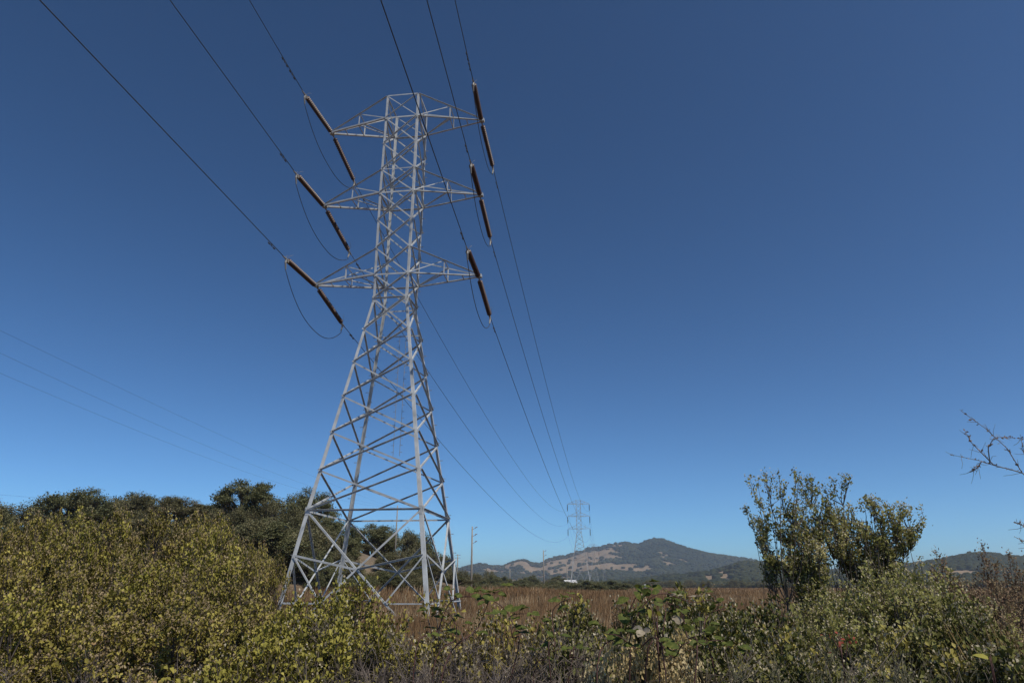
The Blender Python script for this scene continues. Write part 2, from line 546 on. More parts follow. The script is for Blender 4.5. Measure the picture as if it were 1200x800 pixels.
def build_woodland():
    t = (1 + 5 ** 0.5) / 2
    ico = unit(np.array([(-1, t, 0), (1, t, 0), (-1, -t, 0), (1, -t, 0), (0, -1, t), (0, 1, t), (0, -1, -t), (0, 1, -t), (t, 0, -1), (t, 0, 1), (-t, 0, -1), (-t, 0, 1)], float))
    fa = np.array([(0, 11, 5), (0, 5, 1), (0, 1, 7), (0, 7, 10), (0, 10, 11), (1, 5, 9), (5, 11, 4), (11, 10, 2), (10, 7, 6), (7, 1, 8), (3, 9, 4), (3, 4, 2), (3, 2, 6), (3, 6, 8), (3, 8, 9), (4, 9, 5), (2, 4, 11), (6, 2, 10), (8, 6, 7), (9, 8, 1)])
    Vs, Fs, n0 = [], [], 0
    for C, size in WOOD_BLOBS:
        n = len(C)
        s = size * RNG.uniform(0.55, 1.25, n)
        V = ico[None] * s[:, None, None] * RNG.uniform(0.72, 1.2, (n, 12, 1))
        V[:, :, 2] *= 0.72
        V[:, :, 2] += (s * 0.35)[:, None]
        V = V + C[:, None]
        Vs.append(V.reshape(-1, 3))
        Fs.append((fa[None] + (np.arange(n) * 12)[:, None, None]).reshape(-1, 3) + n0)
        n0 += n * 12
    m = leaf_mat('far_oak_canopy', [(0.0, (0.022, 0.028, 0.013)), (0.5, (0.036, 0.042, 0.02)), (1.0, (0.06, 0.062, 0.032))], 0, 0.95, 0.0, 0.004)
    o = link('oak_woodland', make_mesh('oak_woodland', np.concatenate(Vs), np.concatenate(Fs)), m)
    tag(o, 'dark oak woodland covering the far hills', 'woodland', kind='stuff')


build_woodland()

# ------------------------------------------------------------------ transmission tower
TO = np.array([-5.906, 32.0, 0.0])
UX = np.array([0.99148, -0.13025, 0.0])
UY = np.array([0.13025, 0.99148, 0.0])
TROT = math.atan2(UX[1], UX[0])
ARM = 4.27
Z_T, Z_C1, Z_N1, Z_T2, Z_C2, Z_N2, Z_T3, Z_C3, Z_W, Z_B = 28.13, 26.66, 25.0, 23.37, 21.95, 20.33, 18.72, 17.25, 15.96, 5.58
WID = [(Z_T, 0.89), (Z_C2, 0.912), (Z_C3, 0.873), (Z_W, 0.845), (Z_B, 2.51), (0.0, 3.33)]


def half_w(z, ext=0.0):
    zs = [a for a, b in WID][::-1]
    ws = [b for a, b in WID][::-1]
    zz = z - ext
    if zz < 0:
        return 3.33 + 0.1475 * -zz
    return float(np.interp(zz, zs, ws))


CORN = {'A': (-1, -1), 'B': (1, -1), 'D': (1, 1), 'C': (-1, 1)}
FACES = [('A', 'B', (0, -1, 0)), ('B', 'D', (1, 0, 0)), ('D', 'C', (0, 1, 0)), ('C', 'A', (-1, 0, 0))]


def corner(c, z, ext=0.0):
    w = half_w(z, ext)
    return np.array([CORN[c][0] * w, CORN[c][1] * w, z])


def arm_bars(side, zc, zt, ext=0.0, arm=ARM):
    """list of (name, P, Q, size, normal)"""
    s = side
    wf = half_w(zc, ext)
    wt = half_w(zt, ext)
    tip = np.array([s * arm, 0, zc])
    out = []
    pts = {}
    for fb in (-1, 1):
        a = np.array([s * wf, fb * wf, zc])
        b = np.array([s * wt, fb * wt, zt])
        tc = tip + np.array([0, fb * 0.07, 0])
        tt = tip + np.array([0, fb * 0.05, 0.10])
        out.append(('chord', a, tc, 0.09, (0, 0, -1)))
        out.append(('tie', b, tt, 0.06, (0, fb, 0)))
        m = a + (tc - a) * 0.5
        q = b + (tt - b) * 0.5
        m2 = a + (tc - a) * 0.76
        pts[fb] = (a, m, q, m2)
        out.append(('strut', m + (0, 0, 0.04), q, 0.055, (0, fb, 0)))
        out.append(('strut', q, a + (0, 0, 0.06), 0.05, (0, fb, 0)))
    out.append(('strut', pts[-1][1] + (0, 0, 0.02), pts[1][1] + (0, 0, 0.02), 0.05, (0, 0, -1)))
    out.append(('strut', pts[-1][3] + (0, 0, 0.02), pts[1][3] + (0, 0, 0.02), 0.045, (0, 0, -1)))
    out.append(('strut', pts[-1][2], pts[1][2], 0.045, (0, 0, -1)))
    out.append(('strut', pts[-1][1] + (0, 0, 0.03), pts[1][0] + (0, 0, 0.03), 0.05, (0, 0, -1)))
    return out, tip


def tower_bars(ext=0.0):
    """legs + braces for a tower raised by ext metres of extra body"""
    legs, braces = [], []
    zs_leg = [0.0] + [z + ext for z in (Z_B, Z_W, Z_C3, Z_C2, Z_T)]
    for c in 'ABDC':
        legs.append((c, [corner(c, z, ext) if z > 0 else corner(c, 0.0, ext) for z in zs_leg]))
    nodes = [Z_T, Z_C1, Z_N1, Z_T2, Z_C2, Z_N2, Z_T3, Z_C3, Z_W] + [Z_W - (Z_W - Z_B) * k / 6 for k in range(1, 7)]
    nodes = [z + ext for z in nodes]
    for fi, (l, r, n) in enumerate(FACES):
        flip = fi % 2 == 1
        for k in range(len(nodes) - 1):
            z1, z0 = nodes[k], nodes[k + 1]
            if k == 0:
                sz = 0.045
            elif k < 8:
                sz = 0.066
            else:
                sz = 0.072
            d1 = (corner(l, z1, ext), corner(r, z0, ext))
            d2 = (corner(l, z0, ext), corner(r, z1, ext))
            if flip: d1, d2 = d2, d1
            braces.append(('brace', d1[0], d1[1], sz, n, -1, 1, 0.012))
            braces.append(('brace', d2[0], d2[1], sz, n, 1, 1, 0.03))
        for z, sz in ((Z_T, 0.06), (Z_C1, 0.075), (Z_T2, 0.045), (Z_C2, 0.075), (Z_C3, 0.075), (Z_W, 0.066), (Z_B, 0.08)):
            braces.append(('girt', corner(l, z + ext, ext), corner(r, z + ext, ext), sz, n, 1 if z in (Z_W, Z_B) else -1, 1, 0.02))
        # base panel
        zb = Z_B + ext
        wb, wf = half_w(zb, ext), half_w(0, ext)
        t = wb / (wb + wf)
        lb, rb = corner(l, zb, ext), corner(r, zb, ext)
        lf, rf = corner(l, 0, ext), corner(r, 0, ext)
        N = lb + (rf - lb) * t
        zs = 3.755 / 5.58 * zb
        ls, rs = corner(l, zs, ext), corner(r, zs, ext)
        Mr, Ml = N + (rf - N) * 0.40, N + (lf - N) * 0.40
        lm, rm = corner(l, Mr[2], ext), corner(r, Mr[2], ext)
        braces += [('brace', lb, rf, 0.078, n, -1, 1, 0.012), ('brace', rb, lf, 0.078, n, -1, 1, 0.03),
                   ('strut', ls, N, 0.075, n, -1, 1, 0.045), ('strut', rs, N, 0.075, n, 1, 1, 0.045),
                   ('strut', rs, Mr, 0.06, n, -1, 1, 0.05), ('strut', ls, Ml, 0.06, n, -1, 1, 0.05),
                   ('strut', rm, Mr, 0.05, n, -1, 1, 0.05), ('strut', lm, Ml, 0.06, n, -1, 1, 0.05)]
    return legs, braces


def leg_mb(pts, c, size=0.165, th=0.02):
    mb = MB()
    sx, sy = CORN[c]
    prof = [(0, 0), (-size * sx, 0), (-size * sx, -th * sy), (-th * sx, -th * sy), (-th * sx, -size * sy), (0, -size * sy)]
    V = []
    for k, p in enumerate(pts):
        f = 1.0 if p[2] < 10 else 0.72
        for a, b in prof:
            V.append(p + np.array([a * f + 0.03 * sx, b * f + 0.03 * sy, 0]))
    F = []
    for k in range(len(pts) - 1):
        for i in range(6):
            F.append((k * 6 + i, k * 6 + (i + 1) % 6, k * 6 + 6 + (i + 1) % 6, k * 6 + 6 + i))
    e = (len(pts) - 1) * 6
    F += [(0, 1, 2, 3), (0, 3, 4, 5), (e + 3, e + 2, e + 1, e), (e + 5, e + 4, e + 3, e)]
    return mb.add(V, F)


def build_near_tower():
    root = empty('transmission_tower', TO, TROT)
    tag(root, 'tall grey lattice steel transmission tower standing in the reeds with six brown dead-end insulator pairs', 'tower')
    legs, braces = tower_bars()
    for c, pts in legs:
        leg_mb(pts, c).build('leg', M['steel'], root)
        f = corner(c, 0)
        mb = MB()
        mb.tube([f + (0, 0, -0.5), f + (0, 0, 0.34), f + (0, 0, 0.38)], [0.42, 0.40, 0.36], 14)
        mb.build('footing', M['concrete'], root)
    for nm, P, Q, sz, n, fl, ed, off in braces:
        d = unit(Q - P)
        e = 0.05
        nv = np.array(n, float)
        mb = MB()
        mb.lbar(P + d * e + nv * (off + 0.03), Q - d * e + nv * (off + 0.03), sz, 0.012, nv, fl, ed)
        mb.build(nm, M['steel'], root)
    for side in (-1, 1):
        for zc, zt in ((Z_C1, Z_T), (Z_C2, Z_T2), (Z_C3, Z_T3)):
            bars, tip = arm_bars(side, zc, zt)
            arm_mb = MB()
            arm_mb.box(tip + (side * 0.02, 0, 0.03), (0.26, 0.22, 0.16))
            arm = arm_mb.build('crossarm', M['steel'], root)
            for nm, P, Q, sz, n in bars:
                mb = MB()
                mb.lbar(P, Q, sz, 0.010, n, 1 if nm == 'tie' else -1, 1)
                mb.build(nm, M['steel'], arm)
    # splice plates at waist and belt, step bolts, hanging ladder
    for z in (Z_W, Z_B, Z_C1, Z_C2, Z_C3):
        for c in 'ABDC':
            p = corner(c, z)
            sx, sy = CORN[c]
            mb = MB()
            h = 0.34 if z in (Z_W, Z_B) else 0.16
            wd = 0.17 if z in (Z_W, Z_B) else 0.13
            mb.box(p + (-0.05 * sx, 0.062 * sy, -0.03), (wd, 0.014, h))
            mb.box(p + (0.062 * sx, -0.05 * sy, -0.03), (0.014, wd, h))
            mb.build('gusset_plate', M['steel'], root)
    mb = MB()
    for c in 'CD':
        for k in range(56):
            z = 3.2 + k * 0.43
            p = corner(c, z)
            sx, sy = CORN[c]
            if k % 2:
                mb.box(p + (-0.1 * sx, 0.12 * sy, 0), (0.025, 0.16, 0.025))
            else:
                mb.box(p + (0.12 * sx, -0.1 * sy, 0), (0.16, 0.025, 0.025))
    tag(mb.build('step_bolt', M['bolt'], root), kind='stuff')
    for dx in (-0.16, 0.16):
        mb = MB()
        mb.tube([(0.35 + dx, 0.5, Z_W - 1.6), (0.35 + dx, 0.5, Z_W - 7.6)], 0.012, 5)
        for k in range(18):
            mb.box((0.35 + dx + (0.05 if dx > 0 else -0.05), 0.5, Z_W - 1.8 - k * 0.33), (0.14, 0.018, 0.018))
        mb.build('climbing_rail', M['bolt'], root)
    mb = MB()
    mb.lbar(np.array([-1.2, 0.5, Z_W - 1.55]), np.array([1.2, 0.5, Z_W - 1.55]), 0.06, 0.012, (0, -1, 0))
    mb.build('strut', M['steel'], root)
    return root


build_near_tower()


def build_far_tower(loc, ext, label, src=None):
    if src is not None:
        o = copy_tree(src)
        o.location = loc
        tag(o, label)
        return o
    root = empty('transmission_tower', loc, TROT)
    tag(root, label, 'tower', 'towers of the same line receding over the marsh')
    legs, braces = tower_bars(ext)
    for c, pts in legs:
        leg_mb(pts, c, 0.15, 0.03).build('leg', M['steel'], root)
    mb = MB()
    for nm, P, Q, sz, n, fl, ed, off in braces:
        mb.lbar(P, Q, sz * 0.85, 0.02, n, fl, ed)
    tag(mb.build('bracing', M['steel'], root), kind='stuff')
    for side in (-1, 1):
        for zc, zt in ((Z_C1, Z_T), (Z_C2, Z_T2), (Z_C3, Z_T3)):
            bars, tip = arm_bars(side, zc + ext, zt + ext, ext)
            mb = MB()
            for nm, P, Q, sz, n in bars:
                mb.lbar(P, Q, sz * 0.9, 0.02, n, -1, 1)
            mb.build('crossarm', M['steel'], root)
    return root


EXT = 6.3
T2, T3, T4 = 245.0, 540.0, 1050.0
far1 = build_far_tower(TO + UY * T2, EXT, 'pale lattice tower with hanging insulators, standing alone before the far hill')
far2 = build_far_tower(TO + UY * T3, EXT, 'small hazy lattice tower just behind the foot of the hanging-insulator tower', far1)
far3 = build_far_tower(TO + UY * T4 + UX * 6, EXT, 'faintest and smallest lattice tower at the end of the line', far1)


def T(loc):   # tower-local -> world
    return TO + UX * loc[0] + UY * loc[1] + np.array([0, 0, loc[2]])


# ------------------------------------------------------------------ insulators, jumpers, conductors
def disc_mesh(L=3.1, n=21, r=0.135, segs=14):
    """string of cap-and-pin discs along +X from 0"""
    V, F = [], []
    pitch = L / n
    prof_r = [(0.0, 0.045), (0.30, 0.05), (0.42, r * 0.8), (0.52, r), (0.60, r * 0.97), (0.66, 0.06), (1.0, 0.045)]
    rings = []
    for k in range(n):
        for a, b in prof_r:
            rings.append((k * pitch + a * pitch, b))
    ang = np.arange(segs) / segs * 2 * np.pi
    for x, rr in rings:
        for g in ang:
            V.append((x, rr * math.cos(g), rr * math.sin(g)))
    V = np.array(V)
    m, s = np.meshgrid(np.arange(len(rings) - 1), np.arange(segs), indexing='ij')
    a = m * segs + s
    b = m * segs + (s + 1) % segs
    F = np.stack([a, b, b + segs, a + segs], -1).reshape(-1, 4)
    return make_mesh('discs', V, F, True)


DISCS = disc_mesh()
DISCS.materials.append(M['porcelain'])


def link_fit():
    mb = MB()
    mb.tube([(-0.06, 0, 0), (0.22, 0, 0)], 0.035, 8)
    mb.box((0.0, 0, 0), (0.12, 0.06, 0.1))
    return mb.mesh('shackle')


def end_fit():
    mb = MB()       # dead-end clamp with jumper terminal pointing down
    mb.tube([(0.0, 0, 0), (0.16, 0, 0), (0.55, 0, 0.0)], [0.05, 0.045, 0.03], 8)
    mb.tube([(0.2, 0, 0), (0.24, 0, -0.2), (0.16, 0, -0.5)], [0.045, 0.05, 0.032], 8)
    mb.box((0.06, 0, -0.03), (0.12, 0.09, 0.16))
    return mb.mesh('dead_end_clamp')


def horn():
    mb = MB()
    for s in (-1, 1):
        mb.tube([(0.1, 0, 0.03), (0.06, s * 0.1, 0.2), (-0.12, s * 0.14, 0.33), (-0.2, s * 0.13, 0.36)], 0.008, 6)
    return mb.mesh('arcing_horn')


SHK, CLAMP, HORN = link_fit(), end_fit(), horn()
for me_ in (SHK, CLAMP, HORN):
    me_.materials.append(M['fitting'])


def frame_x(P, Q):
    """matrix that puts local +X from P towards Q, Z up-ish"""
    d = Vector(Q - P).normalized()
    z = Vector((0, 0, 1))
    y = z.cross(d).normalized()
    z = d.cross(y)
    m = Matrix((d, y, z)).transposed().to_4x4()
    m.translation = Vector(P)
    return m


SIDE = {-1: 'left-hand', 1: 'right-hand'}
LVL = ['top', 'middle', 'bottom']
FRONT = {(-1, 0): ((-4.39, -3.44, 23.94), (-4.58, -9.18, 24.45)), (-1, 1): ((-4.32, -3.44, 19.16), (-4.48, -13.87, 19.6)), (-1, 2): ((-4.32, -3.44, 14.52), (-4.5, -18.42, 14.91)),
         (1, 0): ((4.46, -3.43, 23.79), (4.8, -9.41, 22.94)), (1, 1): ((4.43, -3.43, 19.03), (4.91, -13.82, 18.38)), (1, 2): ((4.37, -3.44, 14.43), (4.76, -17.52, 14.58))}
BACK = {(-1, 0): (-4.25, 3.62, 23.32), (-1, 1): (-4.17, 3.6, 18.54), (-1, 2): (-4.21, 3.63, 13.99), (1, 0): (4.32, 3.66, 23.58), (1, 1): (4.22, 3.66, 18.83), (1, 2): (4.25, 3.64, 14.02)}
ARMZ = [Z_C1, Z_C2, Z_C3]
CIRC = {-1: 'on the oak side', 1: 'on the side away from the oaks'}


def insulator(P, Q, label):
    o = empty('insulator_string')
    o.matrix_world = frame_x(P, Q)
    tag(o, label, 'insulator', 'dead-end insulator strings on the near tower')
    L = np.linalg.norm(Q - P)
    link('shackle', SHK, parent=o)
    d = link('discs', DISCS, parent=o)
    d.location = (0.2, 0, 0)
    d.scale = ((L - 0.35) / 3.1, 1, 1)
    tag(d, kind='stuff')
    c = link('dead_end_clamp', CLAMP, parent=o)
    c.location = (L - 0.16, 0, 0)
    h = link('arcing_horn', HORN, parent=o)
    h.location = (L - 0.15, 0, 0.0)


DAMP = MB()
DAMP.tube([(-0.26, 0, -0.1), (0.26, 0, -0.1)], 0.012, 5)
DAMP.tube([(-0.3, 0, -0.1), (-0.17, 0, -0.1)], 0.035, 8)
DAMP.tube([(0.17, 0, -0.1), (0.3, 0, -0.1)], 0.035, 8)
DAMP.box((0, 0, -0.045), (0.05, 0.04, 0.14))
DAMP = DAMP.mesh('vibration_damper')
DAMP.materials.append(M['wire'])


def wire(name, pts, r, label, cat, group=None, sides=6, mat='wire'):
    P = np.array(pts, float)
    c = P[0]
    mb = MB()
    mb.tube(P - c, r, sides)
    o = mb.build(name, M[mat], smooth=True, loc=c)
    return tag(o, label, cat, group)


def span(P, Q, sag, n=60):
    s = np.linspace(0, 1, n)[:, None] ** 1.0
    W = P + (Q - P) * s
    W[:, 2] -= (4 * sag * s * (1 - s))[:, 0]
    return W


STR2 = 2.55
far_attach = {}
for side in (-1, 1):
    for i in range(3):
        tip = T((side * ARM, 0, ARMZ[i] - 0.06))
        fe = T(np.array(FRONT[(side, i)][0]) + (0, 0, EYE))
        f2 = T(np.array(FRONT[(side, i)][1]) + (0, 0, EYE))
        be = T(np.array(BACK[(side, i)]) + (0, 0, EYE))
        df = unit(fe - tip)
        db = unit(be - tip)
        insulator(tip + df * 0.1, fe, f'brown insulator on {LVL[i]} crossarm {CIRC[side]}, reaching over the brush')
        insulator(tip + db * 0.1, be, f'brown insulator on {LVL[i]} crossarm {CIRC[side]}, towards the far tower')
        # jumper loop
        drop = {-1: (1.15, 1.25, 1.45), 1: (1.0, 1.0, 1.2)}[side][i]
        a = fe + df * 0.02 + (0, 0, -0.5)
        b = be + db * 0.02 + (0, 0, -0.5)
        s = np.linspace(0, 1, 33)
        J = a[None] + (b - a)[None] * s[:, None]
        J[:, 2] -= drop * (1 - np.abs(2 * s - 1) ** 2.3)
        wire('jumper_wire', J, 0.017, f'slack jumper loop under {LVL[i]} crossarm {CIRC[side]}', 'cable', 'jumper loops under the crossarms')
        # span over the camera
        dd = (f2 - fe) / np.linalg.norm((f2 - fe)[:2])
        tt = np.linspace(0.3, 90, 46)
        W = fe[None] + dd[None] * tt[:, None]
        W[:, 2] += 0.0006 * np.maximum(tt - 20, 0) ** 2
        w = wire('conductor', W, 0.018, f'conductor leaving {LVL[i]} crossarm {CIRC[side]}, overhead across the brush', 'cable', 'conductors overhead')
        for dt in (1.5, 2.3)[:2 if i == 0 else 1]:
            o = link('vibration_damper', DAMP, parent=w)
            o.matrix_parent_inverse = Matrix.Identity(4)
            mm = frame_x(fe + dd * dt, fe + dd * (dt + 1))
            mm.translation -= Vector(W[0])
            o.matrix_local = mm
        # span to the next tower
        q = T((side * ARM, T2, ARMZ[i] + EXT - STR2))
        far_attach[(side, i)] = q
        W = span(be + db * 0.3, q, 6.2, 80)
        w = wire('conductor', W, 0.018, f'sagging conductor from {LVL[i]} crossarm {CIRC[side]} to far tower', 'cable', 'conductors to the far tower')
        dd = unit(W[1] - W[0])
        o = link('vibration_damper', DAMP, parent=w)
        mm = frame_x(be + dd * 1.6, be + dd * 2.6)
        mm.translation -= Vector(W[0])
        o.matrix_local = mm

SUSP = MB()
SUSP.tube([(0, 0, 0), (0, 0, -0.25)], 0.05, 6)
zz = np.linspace(-0.22, -STR2 + 0.15, 40)
SUSP.tube(np.stack([zz * 0, zz * 0, zz], 1), np.where(np.arange(40) % 2, 0.16, 0.09), 10)
SUSP.tube([(0, -0.25, -STR2 + 0.02), (0, 0, -STR2 + 0.06), (0, 0.25, -STR2 + 0.02)], 0.06, 6)
SUSP = SUSP.mesh('insulator_string')
SUSP.materials.append(M['porcelain'])
TNAME = ['lone far tower', 'small hazy tower', 'faintest tower']
for k, (tt, dx) in enumerate(((T2, 0), (T3, 0), (T4, 6))):
    for side in (-1, 1):
        for i in range(3):
            o = link('insulator_string', SUSP)
            o.location = T((side * ARM + dx, tt, ARMZ[i] + EXT - 0.03))
            tag(o, f'insulator hanging from {TNAME[k]}, {LVL[i]} arm {CIRC[side]}', 'insulator', f'hanging insulators of {TNAME[k]}')
for (ta, da, tb, db_, nm) in ((T2, 0, T3, 0, 'past the lone tower'), (T3, 0, T4, 6, 'past the hazy tower')):
    for side in (-1, 1):
        for i in range(3):
            z = ARMZ[i] + EXT - STR2
            wire('conductor', span(T((side * ARM + da, ta, z)), T((side * ARM + db_, tb, z)), 8.5, 40), 0.018, f'thin far conductor, {LVL[i]} arm {CIRC[side]}, {nm}', 'cable', f'far conductors {nm}', 4)


# ------------------------------------------------------------------ wooden utility poles
def pole(px, py_top, Y, label, style, r=0.15, base=None):
    p = at(px, py_top, Y)
    g = float(ground_h(p[0], p[1])) if base is None else base
    root = empty('utility_pole', (p[0], p[1], g))
    tag(root, label, 'pole', 'wooden utility poles')
    H = p[2] - g
    mb = MB()
    mb.tube([(0, 0, -0.3), (0, 0, H * 0.5), (0.0, 0, H)], [r * 1.15, r, r * 0.72], 10)
    mb.build('post', M['pole_wood'], root, True)
    if style == 'standoff':
        for k in range(3):
            z = H - 0.25 - k * 1.15
            mb = MB()
            mb.tube([(0.08, 0, z - 0.25), (0.35, 0, z - 0.1), (0.55, 0, z)], 0.045, 6)
            mb.tube([(0.55, 0, z), (0.6, 0, z + 0.1), (0.85, 0, z + 0.18)], [0.08, 0.1, 0.06], 8)
            mb.build('standoff_insulator', M['bolt'], root)
    elif style == 'small':
        mb = MB()
        mb.box((0, 0.12, H - 0.5), (1.1, 0.08, 0.09))
        a = mb.build('crossarm', M['bark'], root)
        for x in (-0.48, 0.0, 0.48):
            mb = MB()
            mb.tube([(x, 0.12, H - 0.46), (x, 0.12, H - 0.34), (x, 0.12, H - 0.28)], [0.025, 0.05, 0.03], 7)
            mb.build('pin_insulator', M['bolt'], a)
    elif style == 'lamp':
        mb = MB()
        mb.tube([(0, -0.1, H - 0.25), (-0.4, -0.2, H + 0.1), (-0.8, -0.3, H + 0.15)], 0.05, 8)
        a = mb.build('lamp_arm', M['white_wall'], root)
        mb = MB()
        mb.tube([(-0.75, -0.29, H + 0.14), (-0.85, -0.31, H + 0.15), (-1.15, -0.36, H + 0.16), (-1.25, -0.38, H + 0.16)], [0.05, 0.12, 0.11, 0.04], 10)
        mb.build('lamp_head', M['white_wall'], a)
    elif style == 'cross':
        for z in (H - 0.35, H - 1.5)[:1 if H < 8 else 2]:
            mb = MB()
            mb.box((0, 0.15, z), (2.3, 0.1, 0.13))
            a = mb.build('crossarm', M['pole_wood'], root)
            for x in (-1.05, -0.45, 0.45, 1.05):
                mb = MB()
                mb.tube([(x, 0.15, z + 0.06), (x, 0.15, z + 0.2), (x, 0.15, z + 0.26)], [0.03, 0.06, 0.04], 7)
                mb.build('pin_insulator', M['bolt'], a)
    return p


pole(553.5, 616.5, 120, 'pale wooden pole with three standoff insulators, rising beside the tower base', 'standoff', 0.16, 0.0)
pole(636.8, 644.2, 200, 'pale wooden pole with three standoff insulators, standing before the far hill', 'standoff', 0.17)
pole(597.5, 666, 430, 'short distant bare wooden pole in the scrub strip', 'cross', 0.26)
pole(664, 660, 400, 'distant thin pole close beside the far tower', 'standoff', 0.24)
pole(536.5, 649, 300, 'distant crossarm pole seen behind the right leg of the tower', 'cross', 0.26)
pA = pole(466, 592, 99, 'weathered crossarm pole on the oak knoll, seen through the tower legs', 'small', 0.1)
for k, (y0, y1) in enumerate(((387, 555), (413.5, 570), (437, 579))):
    a = pA + np.array([(-0.48, 0.0, 0.48)[k], 0.12, -0.3])
    b = at(357 - 4 * k, y1 - 3.5, 60)
    c = at(0, y0, 25)
    # parabola through a, b, c in distance
    Y = np.linspace(a[1], -30, 60)
    ys = np.array([a[1], b[1], c[1]])
    cx = np.polyfit([a[1], c[1]], [a[0], c[0]], 1)
    cz = np.polyfit(ys, [a[2], b[2], c[2]], 2)
    W = np.stack([np.polyval(cx, Y), Y, np.polyval(cz, Y)], 1)
    wire('power_line', W, 0.0038, ('highest', 'middle', 'lowest')[k] + ' of three thin lines slanting over the oaks to the knoll pole', 'cable', 'thin lines over the oak knoll', 5)


pL = pole(70, 583, 97, 'pole with a pale lamp arm poking out of the rounded oak', 'lamp', 0.07)
for k, y0 in enumerate((571.5, 589)):
    c = at(-60, y0 - 5, 70)
    a = pL + np.array([0, 0, -0.1 - 1.4 * k])
    W = span(a, c + (c - a) * 0.8, 0.5, 30)
    wire('power_line', W, 0.008, ('higher', 'lower')[k] + ' of two faint lines ending at the lamp pole in the oaks', 'cable', 'faint lines to the lamp pole', 5)


# ------------------------------------------------------------------ plants
def kmeans(P, k, rng, it=4):
    k = min(k, len(P))
    C = P[rng.choice(len(P), k, replace=False)].copy()
    for _ in range(it):
        d = ((P[:, None] - C[None]) ** 2).sum(-1)
        a = d.argmin(1)
        for j in range(k):
            if (a == j).any():
                C[j] = P[a == j].mean(0)
    return C, a


def bend(P, Q, K, amp, rng, up=0.0):
    s = np.linspace(0, 1, K)[None, :, None]
    W = P[:, None] + (Q - P)[:, None] * s
    off = rng.normal(size=(len(P), 1, 3)) * amp
    L = np.linalg.norm(Q - P, axis=1)[:, None, None]
    W = W + off * L * np.sin(np.pi * s)
    W[:, :, 2] -= up * (L * np.sin(np.pi * s))[:, :, 0]
    return W


def skeleton(tips, roots, rng, k1, k2, r0, twig_r, tw_len, up=0.12, j1=0.45, j2=0.72, mid_r=0.5):
    """limbs from the roots to the tips; returns (verts, faces) and the twig base points"""
    C2, a2 = kmeans(tips, k2, rng)
    C1, a1 = kmeans(C2, k1, rng)
    rt = roots[((C1[:, None, :2] - roots[None, :, :2]) ** 2).sum(-1).argmin(1)]
    J1 = rt + (C1 - rt) * j1
    J1[:, 2] = rt[:, 2] + (C1[:, 2] - rt[:, 2]) * j1 * 1.02
    J2 = J1[a1] + (C2 - J1[a1]) * j2
    tb = J2[a2]
    d = tips - tb
    mid = tips - unit(d) * np.minimum(np.linalg.norm(d, axis=1), tw_len)[:, None]
    parts = []
    parts.append(tube_arrays(bend(rt, J1, 6, 0.06, rng, up), np.repeat(np.linspace(1, 0.62, 6)[None], len(rt), 0) * r0, 7))
    parts.append(tube_arrays(bend(J1[a1], J2, 5, 0.08, rng, up * 0.6), np.repeat(np.linspace(mid_r, mid_r * 0.44, 5)[None], len(C2), 0) * r0, 5))
    tr = np.repeat(np.linspace(1.6, 0.5, 4)[None], len(tips), 0) * twig_r
    parts.append(tube_arrays(bend(tb, tips, 3, 0.07, rng, 0.06), tr[:, [0, 1, 3]], 3))
    V, F, n0 = [], [], 0
    for v, f in parts:
        V.append(v)
        F.append(f + n0)
        n0 += len(v)
    return np.concatenate(V), np.concatenate(F), mid, tb


def lobe_tips(lobes, n, rng, shell=0.45, zmin=0.1):
    L = np.array(lobes, float)
    area = L[:, 3] * L[:, 5] + 1e-3
    idx = rng.choice(len(L), n, p=area / area.sum())
    d = rand_dirs(n, rng)
    d[:, 2] = np.where(d[:, 2] < -0.15, -d[:, 2], d[:, 2])
    r = rng.uniform(0, 1, n) ** shell
    P = L[idx, :3] + d * L[idx, 3:6] * r[:, None]
    P[:, 2] = np.maximum(P[:, 2], zmin + rng.uniform(0, 0.1, n))
    return P, d


def twig_leaves(base, tip, per, L, W, rng, spread=0.9, fold=0.25, jit=0.02, crown_c=None):
    n = len(tip)
    m = n * per
    s = (np.tile((np.arange(per) + 0.5) / per, n) + rng.uniform(-0.05, 0.05, m)) ** 0.8
    b = np.repeat(base, per, 0)
    t = np.repeat(tip, per, 0)
    ax = unit(t - b)
    pos = b + (t - b) * s[:, None] + rng.normal(size=(m, 3)) * jit
    q = rand_dirs(m, rng)
    perp = unit(q - ax * (q * ax).sum(1, keepdims=True))
    d = unit(ax * rng.uniform(0.3, 0.9, (m, 1)) + perp * spread + np.array([0, 0, 0.15]))
    nn = unit(rand_dirs(m, rng) * 0.4 + np.array([0, 0, 0.45]) + ax * 0.6 + perp * 0.2)
    ll = L * rng.uniform(0.6, 1.25, m)
    return leaf_arrays(pos, d, nn, ll, ll * W * rng.uniform(0.8, 1.2, m), fold)


def tufts(tip, per, L, W, rng, rad):
    n = len(tip)
    m = n * per
    c = np.repeat(tip, per, 0) + rng.normal(size=(m, 3)) * rad
    d = unit(rand_dirs(m, rng) + np.array([0, 0, 0.8]))
    ll = L * rng.uniform(0.7, 1.3, m)
    return leaf_arrays(c, d, rand_dirs(m, rng), ll, ll * W, 0.3)


